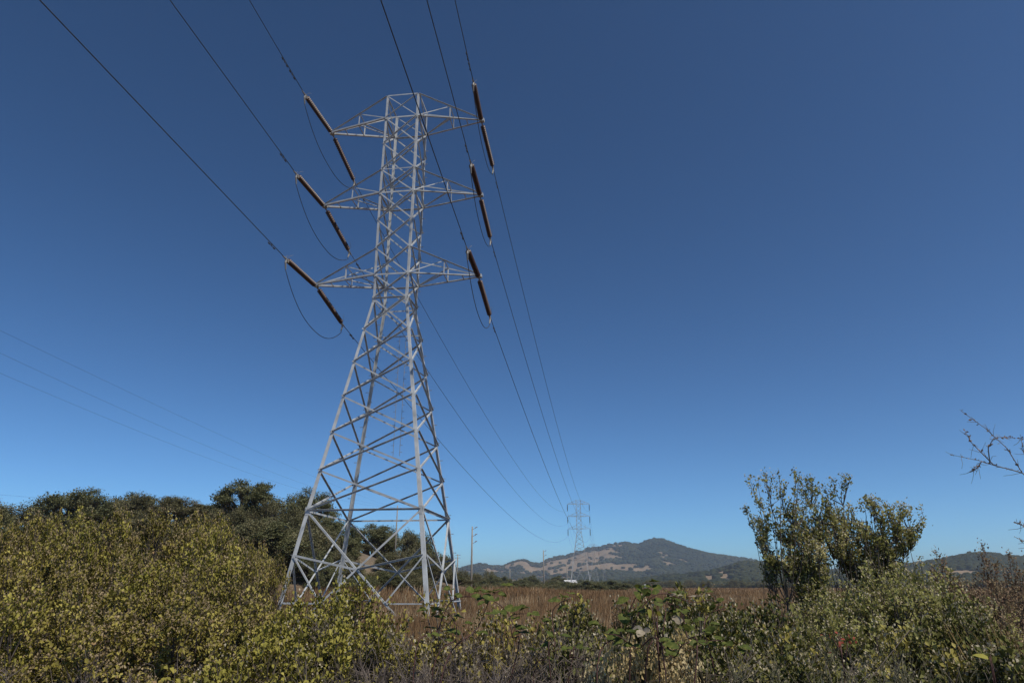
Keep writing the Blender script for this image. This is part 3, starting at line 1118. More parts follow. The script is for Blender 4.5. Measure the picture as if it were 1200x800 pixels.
def dome_lobes(R, H, rng, n=40, size=0.19, tall=1.4):
    """upright leafy fans over a dome, deep gaps between them"""
    lobes = []
    for k in range(n):
        a = k * 2.39996 + rng.uniform(-0.4, 0.4)
        q = (k + 0.5) / n
        r = R * math.sqrt(q) * rng.uniform(0.85, 1.0)
        hs = H * (1 - 0.55 * (r / R) ** 2.2) * rng.uniform(0.76, 1.0)
        w = size * rng.uniform(0.6, 1.2) * R
        hz = w * tall * rng.uniform(0.7, 1.3)
        lobes.append((r * math.cos(a), r * math.sin(a), hs - hz, w, w, hz))
        if q > 0.45:
            lobes.append((r * math.cos(a + 0.25) * 1.03, r * math.sin(a + 0.25) * 1.03, hs * rng.uniform(0.3, 0.62), w, w, hz))
    return lobes


def shrub_proto(seed, lobes, tips_n, per, leafL, leafW, leaf_mat_, flower_mat=None, flower_frac=0.6, twig=0.2, r0=0.028, k1=10, k2=130, bark='bark', roots=None, shell=0.5, fl_n=7, spread=0.9, fl_L=0.015, j1=0.45, j2=0.8, mid_r=0.3, up=0.75):
    rng = np.random.default_rng(seed)
    tips, d = lobe_tips(lobes, tips_n, rng, shell)
    top = tips[:, 2].max()
    if roots is None:
        R = max(abs(l[0]) for l in lobes)
        roots = np.stack([rng.uniform(-0.35, 0.35, 6) * R, rng.uniform(-0.35, 0.35, 6) * R, np.full(6, -0.12)], 1)
    V, F, mid, tb = skeleton(tips, roots, rng, k1, k2, r0, 0.0032, twig, j1=j1, j2=j2, mid_r=mid_r)
    # twigs turn upward at their ends
    updir = unit(np.array([0, 0, up]) + d * np.array([0.75, 0.75, 0.5]) + rng.normal(size=d.shape) * 0.2)
    end = tips + updir * (twig * rng.uniform(0.35, 0.9, (len(tips), 1)))
    tv, tf = tube_arrays(np.stack([tips, (tips + end) / 2, end], 1), np.repeat(np.array([[0.003, 0.0024, 0.0016]]), len(tips), 0), 3)
    F = np.concatenate([F, tf + len(V)])
    V = np.concatenate([V, tv])
    out = [('branches', make_mesh('branches', V, F, True), M[bark])]
    lv, lf = twig_leaves(tips - (tips - mid) * 0.45, end, per, leafL, leafW, rng, spread)
    out.append(('foliage', make_mesh('foliage', lv, lf), M[leaf_mat_]))
    if flower_mat:
        sel = rng.uniform(size=len(tips)) < flower_frac * smooth(0.25, 0.75, tips[:, 2] / top)
        fv, ff = tufts(end[sel], fl_n, fl_L, 0.75, rng, 0.02)
        out.append(('flower_heads', make_mesh('flower_heads', fv, ff), M[flower_mat]))
    for nm, me, mt in out:
        me.materials.append(mt)
    return out, top + twig * 0.55


def place_proto(proto, name, loc, rz, scale, label, cat, group=None):
    parts, top = proto
    root = empty(name, loc, rz)
    root.scale = scale
    tag(root, label, cat, group)
    for nm, me, mt in parts:
        o = link(nm, me, parent=root)
        if nm in ('foliage', 'flower_heads', 'crown'):
            o['kind'] = 'stuff'
    return root


def put_shrub(proto, px, py, Y, name, label, group=None, wide=1.0, rz=None, cat='shrub'):
    p = at(px, py, Y)
    g = float(ground_h(p[0], p[1]))
    H = p[2] - g
    sz = H / proto[1]
    return place_proto(proto, name, (p[0], p[1], g), random.uniform(0, 6.28) if rz is None else rz, (wide, wide, sz), label, cat, group)


def brush(seed, R, H, leaf, flower, ffrac=0.6, tips=1150, per=22, L=0.03, W=0.7, shell=0.3, tall=1.4, twig=0.08, **kw):
    rng = np.random.default_rng(seed + 100)
    return shrub_proto(seed, dome_lobes(R, H, rng, tall=tall), tips, per, L, W, leaf, flower, ffrac, shell=shell, twig=twig, **kw)


YB = [brush(1, 0.95, 1.75, 'yellow_leaf', 'buff_flower', 1.0, fl_n=18), brush(2, 1.05, 1.8, 'yellow_leaf', 'buff_flower', 0.85, fl_n=16), brush(3, 0.9, 1.7, 'bright_leaf', 'buff_flower', 0.7, fl_n=14)]
BRIGHT = brush(4, 0.8, 1.3, 'bright_leaf', 'cream_flower', 0.3, 900, 22, L=0.026)
GREEN = [brush(5, 0.6, 1.15, 'green_leaf', 'cream_flower', 0.6, 680, 22, 0.028, fl_n=12), brush(6, 0.6, 1.1, 'yellow_leaf', 'cream_flower', 0.6, 680, 22, 0.026, fl_n=12)]
BROWN = brush(7, 0.8, 1.6, 'brown_leaf', 'buff_flower', 1.0, 900, 14, 0.024, fl_n=16, tall=3.2)
LIGHT = brush(9, 0.75, 1.4, 'shrub_leaf', 'cream_flower', 0.8, 800, 20, 0.028, fl_n=12)
GREEN.append(LIGHT)
GOLD = brush(8, 0.4, 0.9, 'green_leaf', 'gold_flower', 1.0, 900, 5, 0.018, fl_n=44, fl_L=0.014)

thick = [  # px, top y, distance, prototype, label
    (8, 604, 7.4, 0, 'yellow-green brush at the outer end of the thicket, against the oaks'),
    (58, 601, 8.0, 1, 'yellow-green brush with buff flower heads, below the pole with the pale lamp arm'),
    (106, 597, 7.5, 2, 'brightest tall brush at the back of the thicket below the rounded oak'),
    (152, 599, 8.2, 0, 'tall flowering brush at the back of the thicket below the dark conical oak'),
    (200, 600, 7.7, 1, 'tall brush at the highest part of the thicket below the long oak row'),
    (247, 604, 7.3, 0, 'buff-topped brush where the thicket begins to slope down to the tower'),
    (268, 616, 6.8, 2, 'yellow brush on the falling edge of the thicket below the tallest oak'),
    (304, 636, 6.4, 1, 'last tall brush of the thicket, touching the tower leg'),
    (40, 640, 5.7, 1, 'brush in the middle of the thicket with dark gaps below it'),
    (132, 636, 5.8, 0, 'buff-tinted brush in the middle of the thicket'),
    (215, 640, 5.6, 2, 'lemon-leaved brush in the middle of the thicket'),
    (243, 660, 5.3, 0, 'low middle brush of the thicket leaning to the tower'),
    (12, 694, 4.3, 2, 'front brush with a dark forked stem below its crown'),
    (105, 700, 4.4, 1, 'front brush over a dark hollow of bare stems'),
    (200, 690, 4.3, 0, 'front brush of the thicket with olive leaves'),
    (262, 708, 4.2, 1, 'front brush beside the bright rounded bush'),
]
for px, py, Y, k, lab in thick:
    put_shrub(YB[k], px, py, Y, 'coyote_brush', lab, 'brush of the yellow-green thicket', 0.42 if px == 304 else random.uniform(0.72, 0.95) * (0.75 if px == 268 else 1))
for px, py, Y, lab in ((385, 679, 5.4, 'bright rounded yellow bush right below the tower base'), (350, 705, 4.6, 'bright bush in front of the rounded bush below the tower'), (412, 722, 4.4, 'bright yellow-leaved bush at the end of the thicket beside the dead twigs'), (330, 745, 3.8, 'lowest bright yellow bush in front of the thicket')):
    put_shrub(BRIGHT, px, py, Y, 'coyote_brush', lab, 'bright bushes below the tower', random.uniform(0.85, 1.0))
greens = [(525, 706, 4.6, 1, 'olive brush behind the arching cane below the tower foot'), (560, 722, 4.8, 1, 'thin olive brush before the reeds beside the standoff pole'), (680, 712, 5.0, 0, 'dark brush in the gap between dead twigs'), (775, 698, 4.6, 0, 'green brush behind the largest bramble'), (808, 702, 4.4, 1, 'olive brush at the end of the longest bramble cane'), (450, 730, 4.8, 1, 'olive brush between the bright bushes and the tower foot'), (470, 752, 4.2, 1, 'sparse olive brush beside the dead twigs below the tower foot'), (655, 712, 4.5, 1, 'fine yellow-green brush between two brambles'), (612, 728, 4.2, 1, 'fine olive brush beside the grey dead twigs'),
          (690, 745, 3.9, 0, 'dark green brush beside the arching bramble'), (838, 703, 4.8, 0, 'dark green brush with pale tips beside the arching bramble'), (815, 735, 4.0, 0, 'dark green brush behind the golden flowers'),
          (872, 712, 4.6, 0, 'green brush with cream tips before the bare tan slope'), (905, 745, 4.0, 1, 'olive brush in front of the tall open shrub'), (960, 694, 5.8, 2, 'dense green brush under the tall open shrub'),
          (1000, 692, 5.6, 2, 'olive brush with cream tips beside the red leaves'), (1040, 669, 5.9, 2, 'tall olive brush with cream flower heads beside the tall open shrub'), (1062, 672, 6.1, 2, 'cream-flowered brush next to the dry brown brush'),
          (1108, 712, 5.2, 0, 'leafy green brush below the dry brown brush'), (1020, 745, 4.0, 1, 'low olive brush behind the leaning dry stalk'), (960, 775, 3.6, 0, 'low dark brush under the red leaves'),
          (1085, 765, 3.7, 1, 'low brush beside the single yellow leaf'), (1170, 760, 3.7, 0, 'low green brush by the dry grass tuft')]
for px, py, Y, k, lab in greens:
    put_shrub(GREEN[k], px, py - 7, Y, 'coyote_brush', lab, 'low green brush', random.uniform(0.9, 1.15))
for px, py, Y, lab in ((728, 704, 4.8, 'dry brown brush between the two big brambles'), (640, 735, 4.6, 'low dry brown brush before the reeds'), (840, 692, 5.2, 'dry brown brush rising before the tan foot of the low hill'), (1105, 652, 7.2, 'dry brown brush next to the cream-flowered brush'), (1152, 645, 7.4, 'dry brown brush with the tallest spiky top'), (1195, 655, 7.0, 'dry brown brush under the bare overhanging twigs'), (1180, 690, 5.6, 'dry brown brush behind the dry grass tuft'), (1130, 678, 6.0, 'dry brown brush in front of the spiky one'), (1175, 662, 6.4, 'dry brown brush between the spiky one and the grass tuft'), (1085, 672, 6.6, 'low dry brown brush behind the cream-flowered brush'), (1215, 660, 6.2, 'dry brown brush at the foot of the bare sapling')):
    put_shrub(BROWN, px, py - (7 if px > 1000 else 0), Y, 'dry_brush', lab, 'dry brown brush', random.uniform(0.95, 1.15) if px > 1000 else 0.7)
for px, py, Y, lab in ((735, 755, 3.3, 'golden-flowered bush in front of the bramble'), (790, 752, 3.4, 'golden-flowered bush under the pale dead bramble leaf')):
    put_shrub(GOLD, px, py, Y, 'golden_flower_bush', lab, 'golden-flowered bushes', 0.85)

# tall open shrub standing over the right-hand brush; crown lobes read off the photograph
TSY = 6.6


def tall_shrub():
    c = at(928, 740, TSY)
    g = float(ground_h(c[0], c[1]))
    base = np.array([c[0], c[1], g])
    k = TSY / (FPX * 0.955)
    lobes = []
    rg = np.random.default_rng(77)
    L_, R_ = (930, 728), (1018, 690)
    stems = [(L_, 884, 566), (L_, 893, 568), (L_, 903, 571), (L_, 916, 566), (L_, 923, 564), (L_, 935, 568), (L_, 882, 600), (L_, 881, 622), (L_, 945, 565), (L_, 958, 562), (L_, 966, 582), (L_, 975, 568), (L_, 985, 566), (L_, 996, 575), (L_, 925, 600), (L_, 950, 610),
             (R_, 1004, 590), (R_, 1014, 590), (R_, 1024, 600), (R_, 1036, 602), (R_, 1048, 608), (R_, 1062, 601), (R_, 1078, 606), (R_, 1080, 622), (R_, 1079, 641), (R_, 990, 610), (R_, 975, 620), (L_, 955, 640), (L_, 940, 650), (R_, 1050, 640), (R_, 1000, 650), (L_, 965, 660), (R_, 1040, 655), (L_, 1000, 600), (L_, 1005, 625), (R_, 1020, 640), (L_, 975, 690), (L_, 945, 690), (L_, 960, 700), (R_, 1045, 668), (R_, 1000, 672), (R_, 985, 645), (R_, 1030, 630)]
    for (bx, by), tx, ty in stems:
        dy = rg.uniform(-0.22, 0.22)
        for s_ in np.linspace(0.3, 0.97, 8):
            if rg.uniform() < 0.12:
                continue
            px = bx + (tx - 3 * np.sign(tx - 975) - bx) * (s_ ** 0.85)
            py = by + (ty - by) * s_
            p = at(px + rg.normal() * 3, py + rg.normal() * 2, TSY) - base
            r = rg.uniform(5.0, 8.0) * (1.2 - 0.5 * s_)
            lobes.append((p[0], dy * s_, p[2], r * k, r * k * 1.1, r * k * 1.9))
    roots = np.array([(-0.03, 0.0, -0.1), (0.08, 0.05, -0.1), (0.14, -0.04, -0.1), (0.55, 0.02, -0.1)])
    pr = shrub_proto(21, lobes, 930, 18, 0.033, 0.62, 'shrub_leaf', 'cream_flower', 1.0, twig=0.11, up=1.7, r0=0.02, mid_r=0.26, k1=11, k2=150, bark='bark', roots=roots, shell=0.6, fl_n=12, spread=0.8, j1=0.62, j2=0.88, fl_L=0.015)
    place_proto(pr, 'coyote_brush', base, 0, (1, 1, 1), 'tall open shrub with pale stems and small green leaves, standing above the brush', 'shrub')


tall_shrub()


# bare twigs reaching in from a sapling beyond the frame
def bare_sapling():
    Y = 4.2
    rootp = at(1262, 700, Y)
    g = float(ground_h(rootp[0], rootp[1]))
    rng = np.random.default_rng(5)
    o3 = np.array([rootp[0], rootp[1], g])

    def W(l):
        return np.array([at(a, b, Y + c) for a, b, c in l]) - o3
    mb = MB()
    stem = W([(1262, 760, 0), (1255, 680, 0), (1240, 600, 0.05), (1222, 575, 0.02)])
    stem = np.concatenate([[[stem[0][0] + 0.03, 0, -0.1]], stem])
    mb.tube(stem, [0.022, 0.018, 0.014, 0.010, 0.008], 7)
    br = [W([(1222, 575, 0.02), (1198, 554, 0), (1180, 525, -0.04), (1155, 502, -0.06), (1126, 481, -0.08)]), W([(1198, 554, 0), (1185, 550, 0.05), (1165, 545, 0.08), (1150, 540, 0.1), (1117, 533, 0.12)]),
          W([(1165, 545, 0.08), (1148, 528, 0.1), (1138, 518, 0.1), (1131, 505, 0.12)]), W([(1160, 543, 0.08), (1158, 525, 0.02), (1163, 515, 0.0), (1172, 512, 0), (1187, 513, 0)]), W([(1150, 541, 0.1), (1145, 548, 0.1), (1139, 552, 0.12)]),
          W([(1240, 640, 0.03), (1218, 628, 0), (1203, 618, 0), (1191, 612, 0)]), W([(1245, 660, 0.03), (1218, 643, 0), (1204, 636, 0), (1190, 629, 0)]), W([(1222, 575, 0.02), (1205, 545, 0.1), (1200, 530, 0.1), (1196, 512, 0.1)])]
    for b in br:
        mb.tube(b, np.linspace(0.0036, 0.0013, len(b)), 5)
        for q in range(7):
            i = int(rng.integers(0, len(b) - 1))
            p = b[i] + (b[i + 1] - b[i]) * rng.uniform()
            dv = unit(unit(b[i + 1] - b[i]) + rng.normal(size=3) * 0.8)
            ln = rng.uniform(0.03, 0.1)
            mb.tube([p, p + dv * ln * 0.5 + rng.normal(size=3) * 0.006, p + dv * ln], [0.0014, 0.0011, 0.0008], 4)
    root = empty('bare_sapling', o3)
    tag(root, 'thin bare sapling twigs with few buds reaching into the sky over the dry brush', 'sapling')
    tw = mb.build('branches', M['pale_bark'], root, True)
    P, D = [], []
    for b in br:
        for s in rng.uniform(0.1, 1, 34):
            i = min(int(s * (len(b) - 1)), len(b) - 2)
            u = s * (len(b) - 1) - i
            P.append(b[i] + (b[i + 1] - b[i]) * u)
            D.append(unit(b[i + 1] - b[i]) + rng.normal(size=3) * 0.7)
        P.append(b[-1])
        D.append(unit(b[-1] - b[-2]))
    P, D = np.array(P), np.array(D)
    L = rng.uniform(0.01, 0.026, len(P))
    v, f = leaf_arrays(P, D, rand_dirs(len(P), rng), L, L * 0.5)
    tag(link('foliage', make_mesh('foliage', v, f), M['brown_leaf'], root), kind='stuff')


bare_sapling()


# dead twig brush, wiry brush
def twig_brush(seed, R, H, n, sub, mat_, r=0.004):
    rng = np.random.default_rng(seed)
    a = rng.uniform(0, 2 * np.pi, n)
    rr = R * 0.55 * np.sqrt(rng.uniform(0, 1, n))
    P = np.stack([rr * np.cos(a), rr * np.sin(a), np.full(n, -0.1)], 1)
    lean = rng.normal(size=(n, 2)) * 0.32 + np.stack([np.cos(a), np.sin(a)], 1) * 0.35
    Q = P + np.stack([lean[:, 0] * R, lean[:, 1] * R, H * rng.uniform(0.6, 1.0, n)], 1)
    A = bend(P, Q, 6, 0.07, rng, -0.05)
    v1, f1 = tube_arrays(A, np.repeat(np.linspace(1, 0.4, 6)[None], n, 0) * r, 4)
    m = n * sub
    i = rng.integers(0, n, m)
    s = rng.uniform(0.35, 0.98, m)
    k = np.minimum((s * 5).astype(int), 4)
    u = s * 5 - k
    B = A[i, k] * (1 - u)[:, None] + A[i, k + 1] * u[:, None]
    L = rng.uniform(0.08, 0.3, m) * (1.2 - s * 0.6)
    d = unit(unit(Q - P)[i] * 0.8 + rng.normal(size=(m, 3)) * 0.55 + np.array([0, 0, 0.25]))
    E = B + d * L[:, None]
    v2, f2 = tube_arrays(bend(B, E, 4, 0.12, rng), np.repeat(np.linspace(1, 0.4, 4)[None], m, 0) * r * 0.48, 3)
    m3 = m * 2
    i3 = rng.integers(0, m, m3)
    B3 = B[i3] + (E - B)[i3] * rng.uniform(0.3, 0.95, (m3, 1))
    E3 = B3 + unit(d[i3] + rng.normal(size=(m3, 3)) * 0.6) * rng.uniform(0.03, 0.1, (m3, 1))
    v3, f3 = tube_arrays(np.stack([B3, E3], 1), np.repeat(np.array([[1, 0.5]]), m3, 0) * r * 0.33, 3)
    V = np.concatenate([v1, v2, v3])
    F = np.concatenate([f1, f2 + len(v1), f3 + len(v1) + len(v2)])
    me = make_mesh('twigs', V, F, True)
    me.materials.append(M[mat_])
    return me, H


DEAD = [twig_brush(31, 0.6, 1.3, 120, 22, 'dead_twig', 0.0045), twig_brush(32, 0.55, 1.3, 110, 24, 'dead_twig', 0.0045)]
WIRY = [twig_brush(33, 0.65, 1.2, 120, 22, 'wiry_twig', 0.004)]


def put_twigs(pr, px, py, Y, name, label, group, wide=1.0):
    p = at(px, py, Y)
    g = float(ground_h(p[0], p[1]))
    o = link(name, pr[0])
    o.location = (p[0], p[1], g)
    o.rotation_euler = (0, 0, random.uniform(0, 6.28))
    o.scale = (wide, wide, (p[2] - g) / pr[1])
    tag(o, label, 'brush', group)


for k, (px, py, Y, lab) in enumerate(((535, 722, 3.9, 'grey-brown dead twiggy brush behind the cut-leaved bramble'), (580, 735, 3.7, 'densest grey dead twig brush below the reeds'), (630, 752, 3.6, 'grey dead twig brush beside the fine olive brush'), (700, 722, 4.0, 'upright grey dead twig brush between the brambles'), (722, 765, 3.4, 'low grey dead twigs beside the golden flowers'), (500, 775, 3.5, 'low dead twigs beside the sparse olive brush'), (440, 762, 4.0, 'dead twigs at the edge of the bright bushes'), (150, 755, 3.9, 'bare dead twigs in the hollow of the thicket'))):
    put_twigs(DEAD[k % 2], px, py, Y, 'dead_brush', lab, 'grey dead brush')
for px, py, Y, lab in ((890, 758, 3.6, 'wiry grey-green brush below the green brush with cream tips'), (945, 748, 3.8, 'wiry grey-green brush beside the red leaves'), (1055, 770, 3.5, 'wiry grey-green brush by the leaning dry stalk'), (1130, 750, 3.8, 'wiry grey-green brush behind the single yellow leaf'), (850, 775, 3.4, 'wiry grey-green brush beside the golden flowers')):
    put_twigs(WIRY[0], px, py, Y, 'wiry_brush', lab, 'wiry grey-green brush', 1.1)


# brambles: arching canes with three-part leaves, every leaflet its own piece
def bramble_leaf_mesh(name, mat_):
    n = 7
    V, F = [], []
    for k in range(n):
        s = k / (n - 1)
        w = 0.36 * math.sin(math.pi * min(s * 0.92 + 0.06, 1)) ** 0.8 * (1.06 if k % 2 else 0.94) if 0 < k < n - 1 else 0.0
        z = -0.22 * s * s
        V += [(s, w, z + 0.16 * w * 1.2), (s, 0, z), (s, -w, z + 0.16 * w * 1.2)]
    for k in range(n - 1):
        a = k * 3
        F += [(a, a + 1, a + 4, a + 3), (a + 1, a + 2, a + 5, a + 4)]
    me = make_mesh(name, V, F, True)
    me.materials.append(M[mat_])
    return me


LEAF = bramble_leaf_mesh('leaf', 'bramble_leaf')
LEAF_PALE = bramble_leaf_mesh('leaf', 'bramble_pale')
LEAF_YEL = bramble_leaf_mesh('leaf', 'yellow_single')


def bramble(label, canes, Y, seed, leaf=0.07, pale=0.06):
    rng = np.random.default_rng(seed)
    p0 = at(canes[0][0][0], 790, Y)
    g = float(ground_h(p0[0], p0[1]))
    o3 = np.array([p0[0], p0[1], g])
    root = empty('bramble', o3)
    tag(root, label, 'bramble', 'brambles')
    for cane in canes:
        pts = np.array([at(a, b, Y + c) for a, b, c in cane]) - o3
        pts[0] += rng.normal(size=3) * 0.05
        pts = np.concatenate([[[pts[0][0] * 0.6 + rng.normal() * 0.15, pts[0][1] * 0.6, -0.05]], pts])
        # smooth by Catmull-Rom
        Q = np.concatenate([[2 * pts[0] - pts[1]], pts, [2 * pts[-1] - pts[-2]]])
        out = []
        for i in range(1, len(Q) - 2):
            for u in np.linspace(0, 1, 7)[:-1]:
                out.append(0.5 * ((2 * Q[i]) + (-Q[i - 1] + Q[i + 1]) * u + (2 * Q[i - 1] - 5 * Q[i] + 4 * Q[i + 1] - Q[i + 2]) * u * u + (-Q[i - 1] + 3 * Q[i] - 3 * Q[i + 1] + Q[i + 2]) * u ** 3))
        out.append(pts[-1])
        C = np.array(out)
        mb = MB()
        mb.tube(C, np.linspace(0.0034, 0.0016, len(C)), 6)
        cn = mb.build('cane', M['cane'], root, True)
        step = 2
        for i in range(9, len(C), step):
            if rng.uniform() < 0.12:
                continue
            p = C[i]
            ax = unit(C[min(i + 1, len(C) - 1)] - C[i - 1])
            sd = unit(np.cross(ax, [0, 0, 1])) * (1 if rng.uniform() < 0.5 else -1)
            pd = unit(sd * 0.8 + ax * 0.4 + np.array([0, 0, 0.45]) + rng.normal(size=3) * 0.3)
            end = p + pd * rng.uniform(0.03, 0.06)
            is_p = rng.uniform() < pale
            for ang, sc_ in ((0, 1.0), (1.15, 0.78), (-1.15, 0.78)):
                d = Vector(unit(pd * np.array([1, 1, 0.3]) + rng.normal(size=3) * 0.12))
                d.rotate(Matrix.Rotation(ang, 3, 'Z'))
                up = Vector(unit(np.array([0, -0.35, 0.9]) + rng.normal(size=3) * 0.35))
                y = up.cross(d).normalized()
                z = d.cross(y).normalized()
                m = Matrix((d.normalized(), y, z)).transposed().to_4x4()
                s = leaf * sc_ * rng.uniform(0.75, 1.2)
                m = Matrix.Translation(Vector(end)) @ m @ Matrix.Scale(s, 4)
                lf = link('leaf', LEAF_PALE if is_p else LEAF, parent=root)
                lf.matrix_local = m
    return root


bramble('bramble with arching dark cane before the reeds below the tower foot', [
    [(500, 790, 0), (512, 740, 0.1), (530, 703, 0.1), (565, 700, 0), (590, 712, -0.1), (606, 740, -0.15)],
    [(520, 795, 0), (535, 745, 0), (522, 715, 0.05), (505, 722, 0.1)],
    [(590, 795, 0), (600, 745, 0), (598, 722, 0), (620, 718, 0)],
    [(545, 795, 0), (560, 735, 0.2), (575, 700, 0.2), (590, 690, 0.2)]], 3.4, 41, 0.052)
bramble('leafy bramble between the fine olive brush and the dead twigs', [
    [(640, 795, 0), (650, 755, 0), (648, 715, 0.1), (668, 700, 0.1)],
    [(650, 798, 0), (668, 770, 0), (690, 775, -0.1), (705, 790, -0.1)],
    [(635, 798, 0), (640, 770, 0), (655, 760, 0)]], 3.5, 42, 0.052)
bramble('largest bramble with long arching canes and pale withered leaves', [
    [(735, 795, 0), (738, 750, 0), (752, 712, 0), (775, 695, 0), (810, 705, 0.1), (835, 702, 0.1)],
    [(720, 795, 0), (728, 740, 0.1), (745, 700, 0.1), (765, 685, 0.1)],
    [(760, 795, 0), (745, 760, -0.05), (725, 745, -0.1), (708, 742, -0.1)],
    [(800, 795, 0), (805, 745, 0.1), (795, 712, 0.1), (770, 705, 0.1)],
    [(780, 798, 0), (790, 770, 0), (800, 755, -0.1), (822, 752, -0.1)]], 3.1, 43, 0.05, 0.06)
bramble('bramble with darker leaves behind the golden-flowered bushes', [
    [(820, 795, 0), (825, 745, 0), (830, 720, 0.1), (850, 712, 0.1)],
    [(800, 795, 0), (815, 760, 0), (845, 750, 0), (860, 765, 0)]], 3.4, 44, 0.045, 0.0)

# small single sprigs


def sprig(name, label, cat, px, py, Y, mat_, n, size, spread, seed):
    rng = np.random.default_rng(seed)
    p = at(px, py, Y)
    g = float(ground_h(p[0], p[1]))
    root = empty(name, (p[0], p[1], g))
    tag(root, label, cat)
    H = p[2] - g
    mb = MB()
    mb.tube([(0.02, 0, -0.05), (-0.02, 0.01, H * 0.5), (0, 0, H)], [0.005, 0.004, 0.002], 5)
    for k in range(3):
        mb.tube([(0, 0, H * (0.86 + 0.04 * k)), rng.normal(size=3) * spread * 0.7 + (0, 0, H)], [0.003, 0.0015], 4)
    mb.build('stem', M['cane'], root, True)
    me = bramble_leaf_mesh('leaf', mat_)
    for k in range(n):
        d = Vector(unit(rng.normal(size=3) + np.array([0, -0.4, 0.1])))
        up = Vector(unit(np.array([0, -0.6, 0.7]) + rng.normal(size=3) * 0.3))
        y = up.cross(d).normalized()
        z = d.cross(y).normalized()
        m = Matrix((d, y, z)).transposed().to_4x4()
        lf = link('leaf', me, parent=root)
        lf.matrix_local = Matrix.Translation(Vector(rng.normal(size=3) * spread) + Vector((0, 0, H - spread * 0.4))) @ m @ Matrix.Scale(size * rng.uniform(0.7, 1.2), 4)


sprig('poison_oak', 'red-leaved sprig glowing among the dark green brush', 'plant', 984, 744, 3.5, 'red_leaf', 14, 0.02, 0.034, 51)
sprig('bramble_shoot', 'single yellow leaf on a thin shoot before the wiry brush', 'plant', 1160, 770, 3.2, 'yellow_single', 2, 0.05, 0.012, 53)
sprig('bramble_shoot', 'thin shoot with a few yellowing leaves beside the golden flowers', 'plant', 770, 722, 3.05, 'yellow_single', 3, 0.035, 0.03, 54)


def grass_tuft(px, py, Y, n, label, H=None):
    rng = np.random.default_rng(61 + int(px))
    p = at(px, py, Y)
    g = float(ground_h(p[0], p[1]))
    H = p[2] - g
    a = rng.uniform(0, 2 * np.pi, n)
    P = np.stack([np.cos(a), np.sin(a), a * 0], 1) * rng.uniform(0, 0.16, (n, 1))
    Q = P + np.stack([rng.normal(0, 0.17, n), rng.normal(0, 0.17, n), H * rng.uniform(0.6, 1.0, n)], 1)
    v, f = tube_arrays(bend(P, Q, 5, 0.05, rng), np.repeat(np.array([[1, 0.9, 0.8, 0.6, 0.3]]), n, 0) * 0.003, 3)
    o = link('dry_grass_tuft', make_mesh('dry_grass_tuft', v, f, True), M['dry_grass'])
    o.location = (p[0], p[1], g - 0.03)
    tag(o, label, 'grass')


grass_tuft(1190, 722, 4.3, 300, 'straw-coloured dry grass tuft beside the dry brown brush')
grass_tuft(575, 712, 4.6, 160, 'tan grass tuft standing behind the dead twigs')
grass_tuft(480, 722, 5.0, 160, 'yellowish grass tuft near the tower foot')
# fallen pale stalk
a_, b_ = at(1022, 792, 3.3), at(1066, 738, 3.5)
wire('fallen_stalk', [a_ - (b_ - a_) * 1.5 * np.array([1, 0.3, 1]), a_, (a_ + b_) / 2 + (0.01, 0, 0.01), b_], 0.0017, 'thin dry stalk leaning through the wiry brush', 'stalk', None, 5, 'bark')


# undergrowth on the bank and reeds in the marsh
def build_undergrowth():
    rng = np.random.default_rng(71)
    n = 110000
    Y = 2.6 + 10.0 * rng.uniform(0, 1, n) ** 1.3
    X = (rng.uniform(-0.95, 0.95, n)) * (Y + 1.0)
    g = ground_h(X, Y)
    top = 1.02 + 0.22 * np.sin(X * 2.1 + Y) * np.sin(Y * 1.7 - X)
    Z = g + top * rng.uniform(0, 1, n) ** 0.6
    d = unit(rand_dirs(n, rng) + np.array([0, 0, 0.4]))
    L = rng.uniform(0.03, 0.07, n)
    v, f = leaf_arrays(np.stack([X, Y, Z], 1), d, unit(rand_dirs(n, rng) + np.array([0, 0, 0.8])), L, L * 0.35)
    m = 7000
    Y = 2.6 + 10.0 * rng.uniform(0, 1, m)
    X = rng.uniform(-0.95, 0.95, m) * (Y + 1.0)
    P = np.stack([X, Y, ground_h(X, Y) - 0.05], 1)
    Q = P + np.stack([rng.normal(0, 0.4, m), rng.normal(0, 0.4, m), rng.uniform(0.6, 1.3, m)], 1)
    v2, f2 = tube_arrays(np.stack([P, (P + Q) / 2 + rng.normal(size=P.shape) * 0.03, Q], 1), np.repeat(np.array([[0.004, 0.003, 0.0015]]), m, 0), 3)
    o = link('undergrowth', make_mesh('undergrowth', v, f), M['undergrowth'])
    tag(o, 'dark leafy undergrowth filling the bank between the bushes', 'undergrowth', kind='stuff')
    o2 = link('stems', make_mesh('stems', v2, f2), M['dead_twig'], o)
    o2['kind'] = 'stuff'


build_undergrowth()


